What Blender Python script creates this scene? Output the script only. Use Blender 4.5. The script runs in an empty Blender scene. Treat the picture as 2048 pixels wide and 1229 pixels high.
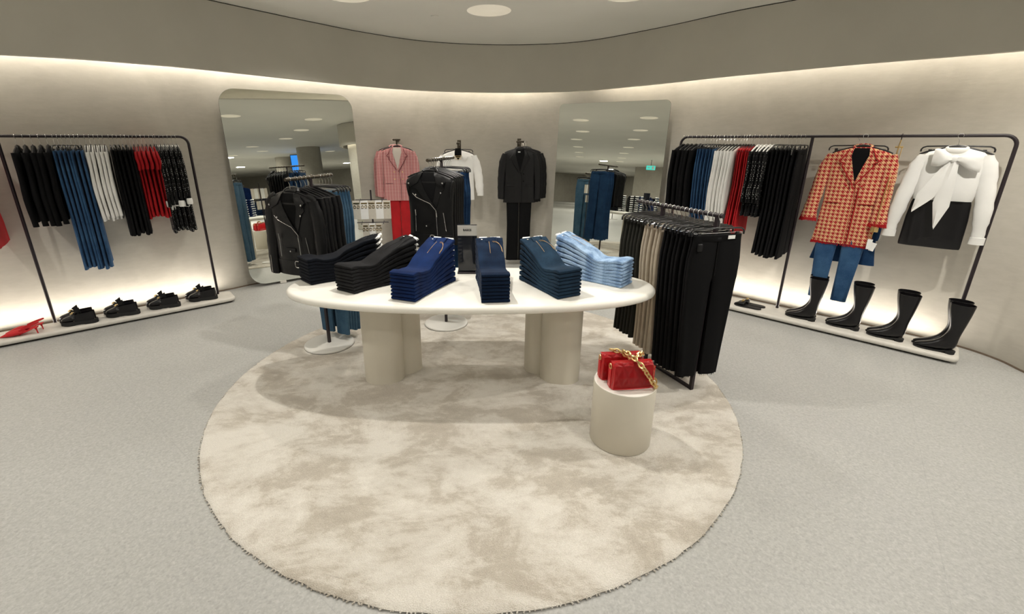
import bpy, bmesh, math, random
from mathutils import Vector, Matrix
from math import sin, cos, pi, radians as R, sqrt
random.seed(7)
C = bpy.context.scene.collection
# ------------------------------------------------------------------ materials
class NT:
    def __init__(s, name, rough=.6, metal=0, base=(.5, .5, .5), spec=.5, sheen=0):
        s.m = bpy.data.materials.new(name); s.m.use_nodes = True
        s.t = s.m.node_tree; s.b = s.t.nodes['Principled BSDF']
        s.b.inputs['Roughness'].default_value = rough; s.b.inputs['Metallic'].default_value = metal
        s.b.inputs['Base Color'].default_value = (*base, 1)
        s.b.inputs['Specular IOR Level'].default_value = spec
        if sheen: s.b.inputs['Sheen Weight'].default_value = sheen; s.b.inputs['Sheen Roughness'].default_value = .5
    def n(s, typ, **k):
        o = s.t.nodes.new(typ)
        for a, v in k.items(): setattr(o, a, v)
        return o
    def link(s, a, b): s.t.links.new(a, b)
    def put(s, sock, v):
        if hasattr(v, 'is_output'): s.link(v, sock)
        else: sock.default_value = v
    def math(s, op, a, b=0.0, c=None):
        o = s.n('ShaderNodeMath', operation=op); s.put(o.inputs[0], a); s.put(o.inputs[1], b)
        if c is not None: s.put(o.inputs[2], c)
        return o.outputs[0]
    def coord(s, scale=(1, 1, 1), kind='Object'):
        tc = s.n('ShaderNodeTexCoord'); mp = s.n('ShaderNodeMapping'); s.link(tc.outputs[kind], mp.inputs[0])
        mp.inputs['Scale'].default_value = scale; return mp.outputs[0]
    def noise(s, vec, scale, detail=3, rough=.5, dist=0):
        o = s.n('ShaderNodeTexNoise'); s.link(vec, o.inputs['Vector']); o.inputs['Scale'].default_value = scale
        o.inputs['Detail'].default_value = detail; o.inputs['Roughness'].default_value = rough; o.inputs['Distortion'].default_value = dist
        return o.outputs[0]
    def ramp(s, fac, stops):
        o = s.n('ShaderNodeValToRGB'); s.link(fac, o.inputs[0]); e = o.color_ramp.elements
        while len(e) < len(stops): e.new(.5)
        for q, (p, c) in zip(e, stops): q.position = p; q.color = (*c, 1)
        return o.outputs[0]
    def mix(s, f, a, b, mode='MIX'):
        o = s.n('ShaderNodeMix', data_type='RGBA', blend_type=mode); s.put(o.inputs[0], f)
        s.put(o.inputs[6], a if hasattr(a, 'is_output') else (*a, 1)); s.put(o.inputs[7], b if hasattr(b, 'is_output') else (*b, 1))
        return o.outputs[2]
    def color(s, v): s.put(s.b.inputs['Base Color'], v)
    def bump(s, h, st=.3, d=.01):
        o = s.n('ShaderNodeBump'); o.inputs['Strength'].default_value = st; o.inputs['Distance'].default_value = d
        s.link(h, o.inputs['Height']); s.link(o.outputs[0], s.b.inputs['Normal'])
M = {}
def plain(name, base, rough=.6, metal=0, spec=.5, sheen=0, nz=0, nscale=8, bump=0):
    q = NT(name, rough, metal, base, spec, sheen)
    if nz or bump:
        v = q.coord(); f = q.noise(v, nscale, 4)
        if nz: q.color(q.ramp(f, [(.3, tuple(max(0, c*(1-nz)) for c in base)), (.7, tuple(min(1, c*(1+nz)) for c in base))]))
        if bump: q.bump(f, bump, .005)
    M[name] = q.m; return q
def denim(name, dark, light, nscale=9, contrast=(.35, .7), vert=1):
    q = NT(name, .9, 0, dark, .1, .03)
    v = q.coord((1, 1, vert)); f = q.noise(v, nscale, 5, .6)
    tw = q.noise(q.coord((1, 1, 1)), 420, 1)
    c = q.ramp(f, [(contrast[0], dark), (contrast[1], light)])
    q.color(q.mix(.35, c, q.ramp(tw, [(.3, tuple(x*.5 for x in dark)), (.7, tuple(min(1, x*1.35) for x in light))])))
    q.bump(tw, .15, .002); M[name] = q.m
q = NT('plaster', .9, 0, (.5, .46, .4), .2)
v = q.coord((1, 1, 1)); f1 = q.noise(v, 1.3, 6, .62, .6); f2 = q.noise(q.coord((1, 1, 3)), 9, 5, .6)
c = q.ramp(f1, [(.3, (.40, .375, .325)), (.7, (.50, .475, .415))])
q.color(q.mix(.2, c, q.ramp(f2, [(.3, (.36, .337, .29)), (.7, (.54, .52, .46))]))); q.bump(f2, .12, .01); M['plaster'] = q.m
plain('bulkhead', (.60, .575, .505), .9, nz=.05, nscale=1.5)
plain('ceiling', (.80, .785, .72), .9, nz=.03, nscale=1)
plain('light_dome', (.78, .74, .64), .7)
M['light_dome'].node_tree.nodes['Principled BSDF'].inputs['Emission Color'].default_value = (1, .93, .80, 1)
M['light_dome'].node_tree.nodes['Principled BSDF'].inputs['Emission Strength'].default_value = .22  # faint glow stands in for lamp light falling inside the dome
q = NT('terrazzo', .42, 0, (.6, .6, .57), .4)
v = q.coord(); vo = q.n('ShaderNodeTexVoronoi'); q.link(v, vo.inputs['Vector']); vo.inputs['Scale'].default_value = 120
g = q.ramp(q.noise(v, 60, 3, .7), [(.3, (.32, .32, .305)), (.6, (.42, .42, .405)), (.75, (.52, .52, .50))])
sp = q.ramp(vo.outputs['Color'], [(.0, (.29, .29, .277)), (.5, (.42, .42, .405)), (1, (.54, .54, .52))])
c = q.mix(.35, g, sp); lg = q.ramp(q.noise(v, .9, 3), [(.3, (.94, .94, .93)), (.7, (1, 1, 1))]); c = q.mix(1, c, lg, 'MULTIPLY')
sx = q.n('ShaderNodeSeparateXYZ')
mp = q.n('ShaderNodeMapping'); tc = q.n('ShaderNodeTexCoord'); q.link(tc.outputs['Object'], mp.inputs[0]); mp.inputs['Rotation'].default_value = (0, 0, R(38))
q.link(mp.outputs[0], sx.inputs[0])
def jl(o, per, wd): return q.math('LESS_THAN', q.math('ABSOLUTE', q.math('SUBTRACT', q.math('FRACT', q.math('DIVIDE', o, per)), .5)), wd/per)
j = q.math('MAXIMUM', jl(sx.outputs[0], 1.2, .0018), jl(sx.outputs[1], 1.2, .0018))
c = q.mix(q.math('MULTIPLY', j, .35), c, (.3, .3, .29)); q.color(c); M['terrazzo'] = q.m
q = NT('rug', 1, 0, (.7, .65, .57), .05, .3)
v = q.coord((1, 1.5, 1)); f = q.noise(v, 2.3, 7, .66, .5); f3 = q.noise(q.coord(), 230, 2, .7); f4 = q.noise(q.coord((1, 1.7, 1)), 11, 6, .7)
ff = q.math('ADD', q.math('MULTIPLY', f, .75), q.math('MULTIPLY', f4, .25))
c = q.ramp(ff, [(.38, (.40, .34, .26)), (.455, (.52, .455, .365)), (.50, (.72, .665, .58)), (.58, (.90, .855, .775))])
c = q.mix(.4, c, q.ramp(f3, [(.3, (.42, .38, .31)), (.7, (.86, .83, .77))])); q.color(c); q.bump(f3, .8, .01); M['rug'] = q.m
plain('cream_lacquer', (.86, .84, .77), .4)
plain('table_leg', (.62, .58, .485), .5, nz=.03, nscale=3)
plain('platform', (.60, .575, .52), .55, nz=.05, nscale=20)
plain('disc_white', (.66, .65, .61), .35)
plain('rail_black', (.014, .008, .011), .5)
plain('bronze', (.06, .048, .032), .45, .5)
plain('dark_gap', (.03, .026, .022), .9)
plain('hanger_black', (.006, .006, .007), .35)
plain('chrome', (.75, .75, .75), .2, 1)
plain('gold', (.75, .56, .26), .28, 1)
plain('brass_dull', (.5, .38, .18), .35, 1)
plain('baseboard_brown', (.16, .12, .085), .8)  # shade of the wall-foot gap put into the colour
plain('mirror', (.80, .825, .775), .0, 1)
plain('mirror_edge', (.28, .29, .25), .2, .5)
plain('leather_black', (.004, .004, .0045), .42, spec=.3, bump=.25, nscale=30)
plain('leather_gloss', (.005, .0045, .0055), .33, spec=.4, bump=.1, nscale=18)
plain('sole_black', (.006, .006, .006), .7)
plain('fabric_black', (.0045, .0045, .005), .85, spec=.12)
plain('fabric_black_sheen', (.0045, .0045, .005), .5, spec=.3, bump=.3, nscale=14)
plain('fabric_olive_black', (.018, .0175, .013), .85, spec=.25)
plain('fabric_beige', (.40, .34, .265), .9, nz=.08, nscale=10, spec=.2)
plain('fabric_white', (.76, .755, .73), .75, nz=.03, nscale=9, spec=.3)
plain('fabric_red', (.37, .006, .010), .7, spec=.3, nz=.12, nscale=8)
plain('fabric_red_dark', (.14, .02, .03), .8)
plain('fabric_lining', (.52, .47, .42), .6)
plain('red_leather', (.55, .014, .018), .3, spec=.55, bump=.1, nscale=40)
plain('red_suede', (.50, .008, .012), .7)
plain('paper_white', (.82, .82, .80), .7)
plain('paper_grey', (.50, .49, .46), .7)
plain('ink', (.03, .03, .03), .7)
plain('card_cream', (.62, .58, .50), .7, nz=.05, nscale=30)
plain('acrylic_dark', (.012, .014, .02), .1)
plain('gold_thread', (.55, .36, .16), .8)
denim('denim_ink', (.003, .0035, .006), (.007, .009, .014))
denim('denim_charcoal', (.005, .005, .0055), (.022, .022, .024))
denim('denim_indigo', (.002, .005, .026), (.008, .030, .125), 5)
denim('denim_dark', (.002, .0055, .019), (.009, .025, .06))
denim('denim_slate', (.003, .0075, .018), (.022, .055, .098), 5)
denim('denim_light', (.07, .15, .33), (.42, .58, .80), 11, (.38, .62))
denim('denim_mid', (.016, .05, .125), (.05, .12, .23), 7)
denim('denim_rack', (.022, .06, .11), (.06, .12, .18), 8)
denim('denim_deep', (.006, .022, .07), (.02, .058, .13), 8)
q = NT('polka', .8, 0, (.01, .01, .01), .2); vo = q.n('ShaderNodeTexVoronoi'); q.link(q.coord(), vo.inputs['Vector']); vo.inputs['Scale'].default_value = 62; vo.inputs['Randomness'].default_value = .55
q.color(q.mix(q.math('LESS_THAN', vo.outputs['Distance'], .2), (.0045, .0045, .005), (.62, .62, .60))); M['polka'] = q.m
def xz(q, per):
    s = q.n('ShaderNodeSeparateXYZ'); q.link(q.coord(), s.inputs[0])
    return q.math('DIVIDE', s.outputs[0], per), q.math('DIVIDE', s.outputs[2], per)
q = NT('houndstooth', .95, 0, (.5, .1, .1), .1, .2); u, w = xz(q, .033)
a = q.math('LESS_THAN', q.math('FRACT', u), .5); b = q.math('LESS_THAN', q.math('FRACT', w), .5)
d = q.math('LESS_THAN', q.math('FRACT', q.math('MULTIPLY', q.math('ADD', u, w), 2)), .5)
xo = q.math('ABSOLUTE', q.math('SUBTRACT', a, b)); h = q.math('ADD', q.math('MULTIPLY', a, b), q.math('MULTIPLY', xo, d))
nf = q.ramp(q.noise(q.coord(), 160, 2), [(.35, (.7, .7, .7)), (.65, (1, 1, 1))])
q.color(q.mix(1, q.mix(h, (.80, .49, .26), (.42, .022, .028)), nf, 'MULTIPLY')); q.bump(q.noise(q.coord(), 160, 2), .6, .006); M['houndstooth'] = q.m
q = NT('pink_plaid', .9, 0, (.5, .2, .2), .1, .2); u, w = xz(q, .019); u2, w2 = xz(q, .038)
def ln(o, wd, off=0): return q.math('LESS_THAN', q.math('FRACT', q.math('ADD', o, off)), wd)
c = q.mix(q.math('MULTIPLY', ln(w, .22), .75), (.50, .205, .205), (.16, .028, .038))
c = q.mix(q.math('MULTIPLY', ln(u, .2), .55), c, (.24, .05, .06)); c = q.mix(q.math('MULTIPLY', ln(w, .16, .4), .55), c, (.8, .62, .58))
c = q.mix(q.math('MULTIPLY', ln(u2, .1, .3), .5), c, (.82, .66, .62)); q.color(c); M['pink_plaid'] = q.m
def emis(name, col, st):
    m = bpy.data.materials.new(name); m.use_nodes = True; t = m.node_tree; t.nodes.clear()
    e = t.nodes.new('ShaderNodeEmission'); e.inputs[0].default_value = (*col, 1); e.inputs[1].default_value = st
    o = t.nodes.new('ShaderNodeOutputMaterial'); t.links.new(e.outputs[0], o.inputs[0]); M[name] = m
emis('led_strip', (1, .86, .68), 4); emis('blue_screen', (.05, .32, 1), 1.3); emis('exit_green', (.1, .75, .62), 1.2); emis('bright_niche', (1, .95, .88), .9)
# ------------------------------------------------------------------ mesh helpers
def obj(name, bm, mat, parent=None, smooth=True, loc=None, rz=0, mod=None):
    me = bpy.data.meshes.new(name); bmesh.ops.recalc_face_normals(bm, faces=bm.faces[:]); bm.to_mesh(me); bm.free()
    if smooth:
        for p in me.polygons: p.use_smooth = True
        try: me.set_sharp_from_angle(angle=R(48))
        except Exception: pass
    me.materials.append(M[mat] if isinstance(mat, str) else mat)
    o = bpy.data.objects.new(name, me); C.objects.link(o); o.parent = parent
    if loc: o.location = loc
    o.rotation_euler[2] = rz
    return o
def tag(o, label, cat, group=None, kind=None):
    if label: o['label'] = label
    if cat: o['category'] = cat
    if group: o['group'] = group
    if kind: o['kind'] = kind
    return o
def thing(name, label, cat, loc=(0, 0, 0), rz=0, group=None):
    o = bpy.data.objects.new(name, None); o.empty_display_size = .05; C.objects.link(o)
    o.location = loc; o.rotation_euler[2] = rz; return tag(o, label, cat, group)
def dup(root, loc, rz, label=None, group=None, scale=None):
    def cp(o, par):
        c = o.copy(); C.objects.link(c)
        if par: c.parent = par
        for ch in list(o.children): cp(ch, c)
        return c
    r = cp(root, None); r.location = loc; r.rotation_euler = (0, 0, rz)
    if scale: r.scale = scale
    if label: r['label'] = label
    if group: r['group'] = group
    return r
def setmat(root, mp):
    for o in [root]+list(root.children_recursive):
        if o.type == 'MESH' and o.data.materials and o.data.materials[0].name in mp: pass
def BM(): return bmesh.new()
def box(bm, c, s, rz=0, rx=0, ry=0, bev=0):
    r = bmesh.ops.create_cube(bm, size=1); vs = r['verts']
    bmesh.ops.scale(bm, vec=s, verts=vs)
    if bev:
        es = list({e for v in vs for e in v.link_edges}); g = bmesh.ops.bevel(bm, geom=es, offset=bev, segments=2, affect='EDGES', profile=.5)
        vs = list({v for f in g['faces'] for v in f.verts} | {v for v in vs if v.is_valid})
    m = Matrix.Rotation(rz, 4, 'Z') @ Matrix.Rotation(ry, 4, 'Y') @ Matrix.Rotation(rx, 4, 'X')
    bmesh.ops.transform(bm, matrix=Matrix.Translation(c) @ m, verts=vs); return bm
def loft(bm, rings, cap0=True, cap1=True, closed=True):
    L = [[bm.verts.new(p) for p in r] for r in rings]; n = len(L[0])
    for a, b in zip(L, L[1:]):
        for i in range(n if closed else n-1): bm.faces.new((a[i], a[(i+1) % n], b[(i+1) % n], b[i]))
    if cap0: bm.faces.new(L[0][::-1])
    if cap1: bm.faces.new(L[-1])
    return bm
def tube(bm, pts, r, n=8, closed=False, caps=True):
    pts = [Vector(p) for p in pts]; k = len(pts); rings = []; up = None
    for i, p in enumerate(pts):
        if closed: t = pts[(i+1) % k]-pts[i-1]
        else: t = pts[min(i+1, k-1)]-pts[max(i-1, 0)]
        if t.length < 1e-9: t = Vector((0, 0, 1))
        t.normalize()
        if up is None: up = Vector((0, 0, 1)) if abs(t.z) < .9 else Vector((1, 0, 0))
        s = t.cross(up)
        if s.length < 1e-5: s = t.orthogonal()
        s.normalize(); up = s.cross(t).normalized()
        rr = r[i] if isinstance(r, (list, tuple)) else r
        ra, rb = rr if isinstance(rr, (list, tuple)) else (rr, rr)
        rings.append([p+s*cos(2*pi*j/n)*ra+up*sin(2*pi*j/n)*rb for j in range(n)])
    if closed:
        rings.append(rings[0]); L = [[bm.verts.new(q) for q in rg] for rg in rings[:-1]]; L.append(L[0])
        for a, b in zip(L, L[1:]):
            for i in range(n): bm.faces.new((a[i], a[(i+1) % n], b[(i+1) % n], b[i]))
        return bm
    return loft(bm, rings, caps, caps)
def lathe(bm, prof, n=48, c=(0, 0, 0), sx=1, sy=1):
    return loft(bm, [[Vector((c[0]+r*sx*cos(2*pi*i/n), c[1]+r*sy*sin(2*pi*i/n), c[2]+z)) for i in range(n)] for r, z in prof], True, True)
def ball(bm, c, r, s=(1, 1, 1), seg=8):
    g = bmesh.ops.create_uvsphere(bm, u_segments=seg, v_segments=max(5, seg//2+1), radius=r)
    bmesh.ops.transform(bm, matrix=Matrix.Translation(c) @ Matrix.Diagonal((*s, 1)), verts=g['verts']); return bm
def spline(P, k=8):
    P = [Vector(p) for p in P]; out = []
    for i in range(len(P)-1):
        a = P[i-1] if i else P[0]*2-P[1]; b, c = P[i], P[i+1]; d = P[i+2] if i+2 < len(P) else P[-1]*2-P[-2]
        for j in range(k):
            t = j/k; out.append(.5*((2*b)+(c-a)*t+(2*a-5*b+4*c-d)*t*t+(3*b-a-3*c+d)*t**3))
    out.append(P[-1]); return out
def poly_prism(bm, pts, z0, z1):
    a = [bm.verts.new((x, y, z0)) for x, y in pts]; b = [bm.verts.new((x, y, z1)) for x, y in pts]; n = len(pts)
    for i in range(n): bm.faces.new((a[i], a[(i+1) % n], b[(i+1) % n], b[i]))
    bm.faces.new(a[::-1]); bm.faces.new(b); return bm
def offs(cv, d):
    o = []
    for i, p in enumerate(cv):
        t = cv[min(i+1, len(cv)-1)]-cv[max(i-1, 0)]; t.normalize(); o.append(Vector((p.x-t.y*d, p.y+t.x*d)))
    return o
def strip_wall(bm, cv, th, z0, z1):
    o = offs(cv, th)
    return loft(bm, [[(p.x, p.y, z0), (p.x, p.y, z1), (r.x, r.y, z1), (r.x, r.y, z0)] for p, r in zip(cv, o)])
# ------------------------------------------------------------------ camera
cd = bpy.data.cameras.new('camera'); cam = bpy.data.objects.new('camera', cd); C.objects.link(cam)
cam.location = (0, 0, 1.65); cam.rotation_euler = (pi/2-.3125, 0, 0)
cd.sensor_width = 36; cd.lens = 36*900/2048; cd.shift_x = 46/2048; cd.shift_y = -43.2/2048; cd.clip_start = .05; cd.clip_end = 200
bpy.context.scene.camera = cam
# ------------------------------------------------------------------ room
WALL = spline([(-12, 2.2), (-9, 2.25), (-6.6, 2.45), (-5.8, 2.7), (-5.29, 3.01), (-4.70, 3.49), (-4.14, 3.97), (-3.55, 4.46), (-3.03, 4.925), (-2.85, 5.115), (-2.45, 5.49), (-2.0, 5.87), (-1.5, 6.18), (-.8, 6.34), (0, 6.37), (.5, 6.30), (1.05, 6.11), (1.6, 5.74), (2.05, 5.38), (2.41, 5.04), (2.76, 4.69), (3.11, 4.33), (3.5, 3.93), (3.80, 3.62), (3.95, 3.40), (4.005, 3.18), (3.985, 2.95), (4.04, 2.65), (4.3, 2.3), (5.0, 2.02), (6.5, 1.95), (10, 1.9)], 7)
BULK = spline([(-12, 1.75), (-9, 1.8), (-6, 2.05), (-4.6, 2.75), (-3.72, 3.33), (-3.39, 3.48), (-3.09, 3.61), (-2.8, 3.81), (-2.49, 4.07), (-2.16, 4.48), (-1.78, 4.96), (-1.317, 5.48), (-.70, 5.93), (.17, 6.12), (1.05, 5.95), (1.72, 5.29), (2.2, 4.63), (2.56, 4.25), (2.86, 3.92), (3.27, 3.58), (3.57, 3.32), (3.80, 3.0), (3.86, 2.6), (4.15, 2.15), (5, 1.83), (6.5, 1.78), (10, 1.75)], 7)
HC = 2.76
obj('wall_back', strip_wall(BM(), WALL, .12, 0, HC+.2), 'plaster')['kind'] = 'structure'
obj('trim_1', strip_wall(BM(), BULK, .06, 2.22, HC-.008), 'bulkhead')['kind'] = 'structure'
obj('trim_2', strip_wall(BM(), offs(BULK, .008), .04, HC-.009, HC), 'dark_gap')['kind'] = 'structure'  # dark strip painted in for the shadow line between bulkhead and ceiling
obj('baseboard_back', strip_wall(BM(), offs(WALL, -.006), .006, .0, .014), 'baseboard_brown', smooth=False)['kind'] = 'structure'  # thin strip coloured to stand for the shadow gap at the wall foot
bm = BM(); box(bm, (-4, -8, -.05), (56, 32, .1)); obj('floor', bm, 'terrazzo', smooth=False)['kind'] = 'structure'
LIGHTS = [(0, 4.62), (-1.15, 4.17), (1.12, 4.15), (-.4, 2.85), (-2.21, 1.23), (-3.82, -.18), (-5.46, -1.6), (-7.46, -3.34), (-9.5, -5.1), (-11.5, -6.9), (-13.5, -8.7), (-3.68, 2.0), (-5.31, .6), (-7.1, -.6), (-9.12, -2.29), (-11.1, -3.93), (-13.1, -5.6),
          (1.43, 1.33), (2.93, 2.3), (2.47, -.3), (4.27, .98), (5.53, -.51), (6.55, -2.64), (8.1, -3.55), (8.49, -5.3), (10.49, -2.21), (-.6, .2), (-2, -2), (.8, -2.2)]
bm = BM(); es = []
def loop(pts):
    v = [bm.verts.new((x, y, HC)) for x, y in pts]
    for i in range(len(v)): es.append(bm.edges.new((v[i], v[(i+1) % len(v)])))
loop([(-32, -24), (24, -24), (24, 8), (-32, 8)])
for x, y in LIGHTS: loop([(x+.2*cos(2*pi*i/32), y+.2*sin(2*pi*i/32)) for i in range(32)])
bmesh.ops.triangle_fill(bm, edges=es, use_beauty=True)
obj('ceiling', bm, 'ceiling', smooth=False)['kind'] = 'structure'
bm = BM()
dome = [(.2, 0), (.197, .02), (.185, .045), (.16, .07), (.12, .09), (.07, .1), (.01, .103)]
loft(bm, [[Vector((r*cos(2*pi*i/32), r*sin(2*pi*i/32), z)) for i in range(32)] for r, z in dome], False, True)
names = ['nearest the back bulkhead, at the centre of the picture top', 'left of the central one and cut by the picture top', 'right of the central one and cut by the picture top']
L0 = thing('ceiling_light', '', 'ceiling light', (*LIGHTS[0], HC)); obj('lamp_shade', bm, 'light_dome', L0)
bm = BM(); lathe(bm, [(.035, 0), (.04, .004), (.04, .02), (.02, .022)], 16); obj('lamp', bm, 'led_strip', L0, loc=(0, 0, .079))
def spot(x, y, z, e, ang=125, rad=.05, col=(1, .95, .87)):
    d = bpy.data.lights.new('spot', 'SPOT'); d.energy = e; d.spot_size = R(ang); d.spot_blend = .55; d.shadow_soft_size = rad; d.color = col
    o = bpy.data.objects.new('spot', d); C.objects.link(o); o.location = (x, y, z); return o
SP = {0: 56, 1: 68, 2: 68, 3: 145, 4: 56, 11: 74, 17: 58, 18: 160, 26: 32, 27: 12, 28: 12, 5: 60, 20: 60, 12: 60}
for i, (x, y) in enumerate(LIGHTS):
    lab = 'round recessed ceiling light '+(names[i] if i < 3 else ('reflected in the two wall mirrors' if i > 2 else ''))
    o = L0 if i == 0 else dup(L0, (x, y, HC), 0)
    tag(o, lab, 'ceiling light', 'round ceiling lights')
    if i > 2: o['group'] = 'ceiling lights of the hall seen only in the mirrors'
    spot(x, y, HC+.03, SP.get(i, 80), rad=.028, ang=130 if i in SP else 150)
bm = BM(); lathe(bm, [(.038, 0), (.036, -.006), (.02, -.010)], 20)
tag(obj('smoke_sensor', bm, 'ceiling', loc=(-.51, 4.80, HC)), 'small flush round sensor on the ceiling beside the central light', 'sensor')
# far hall behind the camera
for nm, pts in (('wall_left', [(-32, 8), (-32, -24)]), ('wall_front', [(-32, -24), (-2, -22), (24, -24)]), ('wall_right', [(24, -24), (24, 8)])):
    cv = [Vector(p) for p in pts]; obj(nm, strip_wall(BM(), cv, .1, 0, HC), 'plaster', smooth=False)['kind'] = 'structure'
cv = spline([(-16, -12.5), (-12, -13.2), (-8, -12.8), (-3, -11), (1, -12), (4, -15)], 6); obj('wall_partition', strip_wall(BM(), cv, .12, 0, HC), 'plaster')['kind'] = 'structure'
for i, (x, y, r) in enumerate([(8.35, -1.75, .42), (11.2, -5.0, .42)]):
    bm = BM(); lathe(bm, [(r, 0), (r, HC)], 40); o = obj('column_%d' % (i+1), bm, 'plaster', loc=(x, y, 0)); o['kind'] = 'structure'; o.name = 'trim_%d' % (i+3)
bm = BM(); box(bm, (0, 0, 1.4), (.86, .08, 2.6)); o = thing('wall_screen', 'tall glowing blue screen between the columns, seen in the left mirror', 'screen', (9.95, -3.25, 0), R(-57))
obj('screen_frame', bm, 'rail_black', o, smooth=False); bm = BM(); box(bm, (0, -.045, 1.4), (.82, .01, 2.54)); obj('display', bm, 'blue_screen', o, smooth=False)
o.rotation_euler[2] = math.atan2(-3.25-5.5, 9.95+2)+pi/2+pi
for x, y in ((-14, -8), (-20, -14), (-26, -18), (-24, -6), (-8, -9), (14, -10), (12, -16), (18, -6), (4, -9), (-16, 0), (9, -6)):  # added fill lights that brighten the dark far hall in the mirrors
    d = bpy.data.lights.new('hall_fill_light', 'AREA'); d.shape = 'DISK'; d.size = .4; d.energy = 150; d.color = (1, .93, .83); o = bpy.data.objects.new('hall_fill_light', d); C.objects.link(o); o.location = (x, y, HC-.012)
# cove and platform LEDs (area lamps in the recesses)
def area(a, b, z, w, e, tilt=0, col=(1, .92, .80), inward=0):
    d = bpy.data.lights.new('led', 'AREA'); d.shape = 'RECTANGLE'; L = (b-a).length; d.size = L; d.size_y = w; d.energy = e*L; d.color = col
    o = bpy.data.objects.new('led_lamp', d); C.objects.link(o); m = (a+b)/2; o.location = (m.x, m.y, z); o.rotation_euler = (tilt, 0, math.atan2((b-a).y, (b-a).x)); return o
cw = offs(WALL, -.09)
k = 4
for i in range(7*3, len(cw)-7*3, k):
    a, b = cw[i], cw[min(i+k, len(cw)-1)]
    area(a, b, 2.47, .03, 7.6, tilt=R(10))
# ------------------------------------------------------------------ platforms
def platform(a, b, depth, label, nm='display_platform'):
    a, b = Vector(a), Vector(b); L = (b-a).length; h = math.atan2((b-a).y, (b-a).x); r = .035
    t = thing(nm, label, 'platform', (a.x, a.y, 0), h)
    bm = BM(); pts = []
    for cx, cy, a0 in ((L-.05, .05, -90), (L-.05, depth-.05, 0), (0.05, depth-.05, 90), (.05, .05, 180)):
        for j in range(6): pts.append((cx+.05*cos(R(a0+j*18)), cy+.05*sin(R(a0+j*18))))
    c = Vector((L/2, depth/2))
    rings = []
    for z, s in ((.016, .016), (.020, .006), (.030, 0), (.046, 0), (.056, .006), (.060, .018)):
        rings.append([Vector((x-math.copysign(s, x-c.x), y-math.copysign(s, y-c.y), z)) for x, y in pts])
    loft(bm, rings); obj('slab', bm, 'platform', t)
    bm = BM(); box(bm, (L/2, depth/2, .008), (L-.08, depth-.08, .016)); obj('plinth_base', bm, 'dark_gap', t, smooth=False)  # dark block stands for the shade under the floating slab
    return t, h
pl, hL = platform((-4.98, 2.63), (-2.70, 4.53), .285, 'long low stone shoe platform along the left wall under the garment rail')
pr, hR = platform((2.03, 4.665), (3.585, 3.09), .325, 'long low stone shoe platform along the right wall under the garment rail')
def strip_led(t, L, depth, gap, e):
    pass
for (A, hd, L, dp, e, x0) in (((-4.98, 2.63), hL, 2.90, .28, 7.2, .02), ((2.03, 4.665), hR, 2.05, .32, 7.2, .02)):
    u = Vector((cos(hd), sin(hd))); n = Vector((-sin(hd), cos(hd))); st = 4
    for i in range(st):
        a = Vector(A)+u*(x0+L*i/st)+n*(dp+.09); b = Vector(A)+u*(x0+L*(i+1)/st)+n*(dp+.09)
        o = area(a, b, .022, .03, e, tilt=R(180), col=(1, .92, .82))
# ------------------------------------------------------------------ rug
bm = BM(); n = 220; rr = [1.7+random.uniform(-.004, .004) for _ in range(n)]
loft(bm, [[Vector(((r0+dr)*cos(2*pi*i/n), (r0+dr)*sin(2*pi*i/n), z+(random.uniform(-.002, .002) if z > .004 else 0))) for i, r0 in enumerate(rr)] for dr, z in ((0, .001), (.003, .008), (-.006, .014), (-.03, .016), (-.06, .016))])
obj('rug', bm, 'rug', loc=(-.1, 2.89, 0)); tag(bpy.data.objects['rug'], 'large round mottled cream and taupe rug under the oval table', 'rug')
bm = BM(); rb = random.Random(3)
for i in range(520):
    a = 2*pi*i/520+rb.uniform(-.004, .004); r = 1.703; l = rb.uniform(.002, .006)
    tube(bm, [(r*cos(a), r*sin(a), .008), ((r+l)*cos(a+rb.uniform(-.006, .006)), (r+l)*sin(a), .003)], .0035, 5)
o = obj('rug_fringe', bm, 'rug', bpy.data.objects['rug']); o['kind'] = 'stuff'
# ------------------------------------------------------------------ table
T = thing('display_table', 'cream oval display table with paired pill-shaped legs, holding the jeans stacks', 'table', (-.12, 2.905, .0))
bm = BM()
def sup(a, b, p, n=96): return [(a*math.copysign(abs(cos(t))**(2/p), cos(t)), b*math.copysign(abs(sin(t))**(2/p), sin(t))) for t in [2*pi*i/n for i in range(n)]]
rings = []
for z, d in ((.664, .05), (.667, .02), (.675, .006), (.69, 0), (.702, .002), (.712, .009), (.718, .02), (.720, .04)):
    rings.append([Vector((x, y, z)) for x, y in sup(1.235-d, .445-d, 2.25)])
loft(bm, rings); obj('tabletop', bm, 'cream_lacquer', T)
def pill(cx, cy, r, ext, ang, z0, z1):
    pts = []
    for k_ in range(25): a = -pi/2+pi*k_/24; pts.append((ext+r*cos(a), r*sin(a)))
    for k_ in range(25): a = pi/2+pi*k_/24; pts.append((-ext+r*cos(a), r*sin(a)))
    ca, sa = cos(ang), sin(ang); b = BM(); return poly_prism(b, [(cx+x*ca-y*sa, cy+x*sa+y*ca) for x, y in pts], z0, z1)
for s in (-1, 1):
    obj('leg', pill(s*.63, .0, .115, .025, R(-12*s), .016, .672), 'table_leg', T)
    obj('leg', pill(s*.50, .14, .115, .0, 0, .016, .672), 'table_leg', T)
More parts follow.
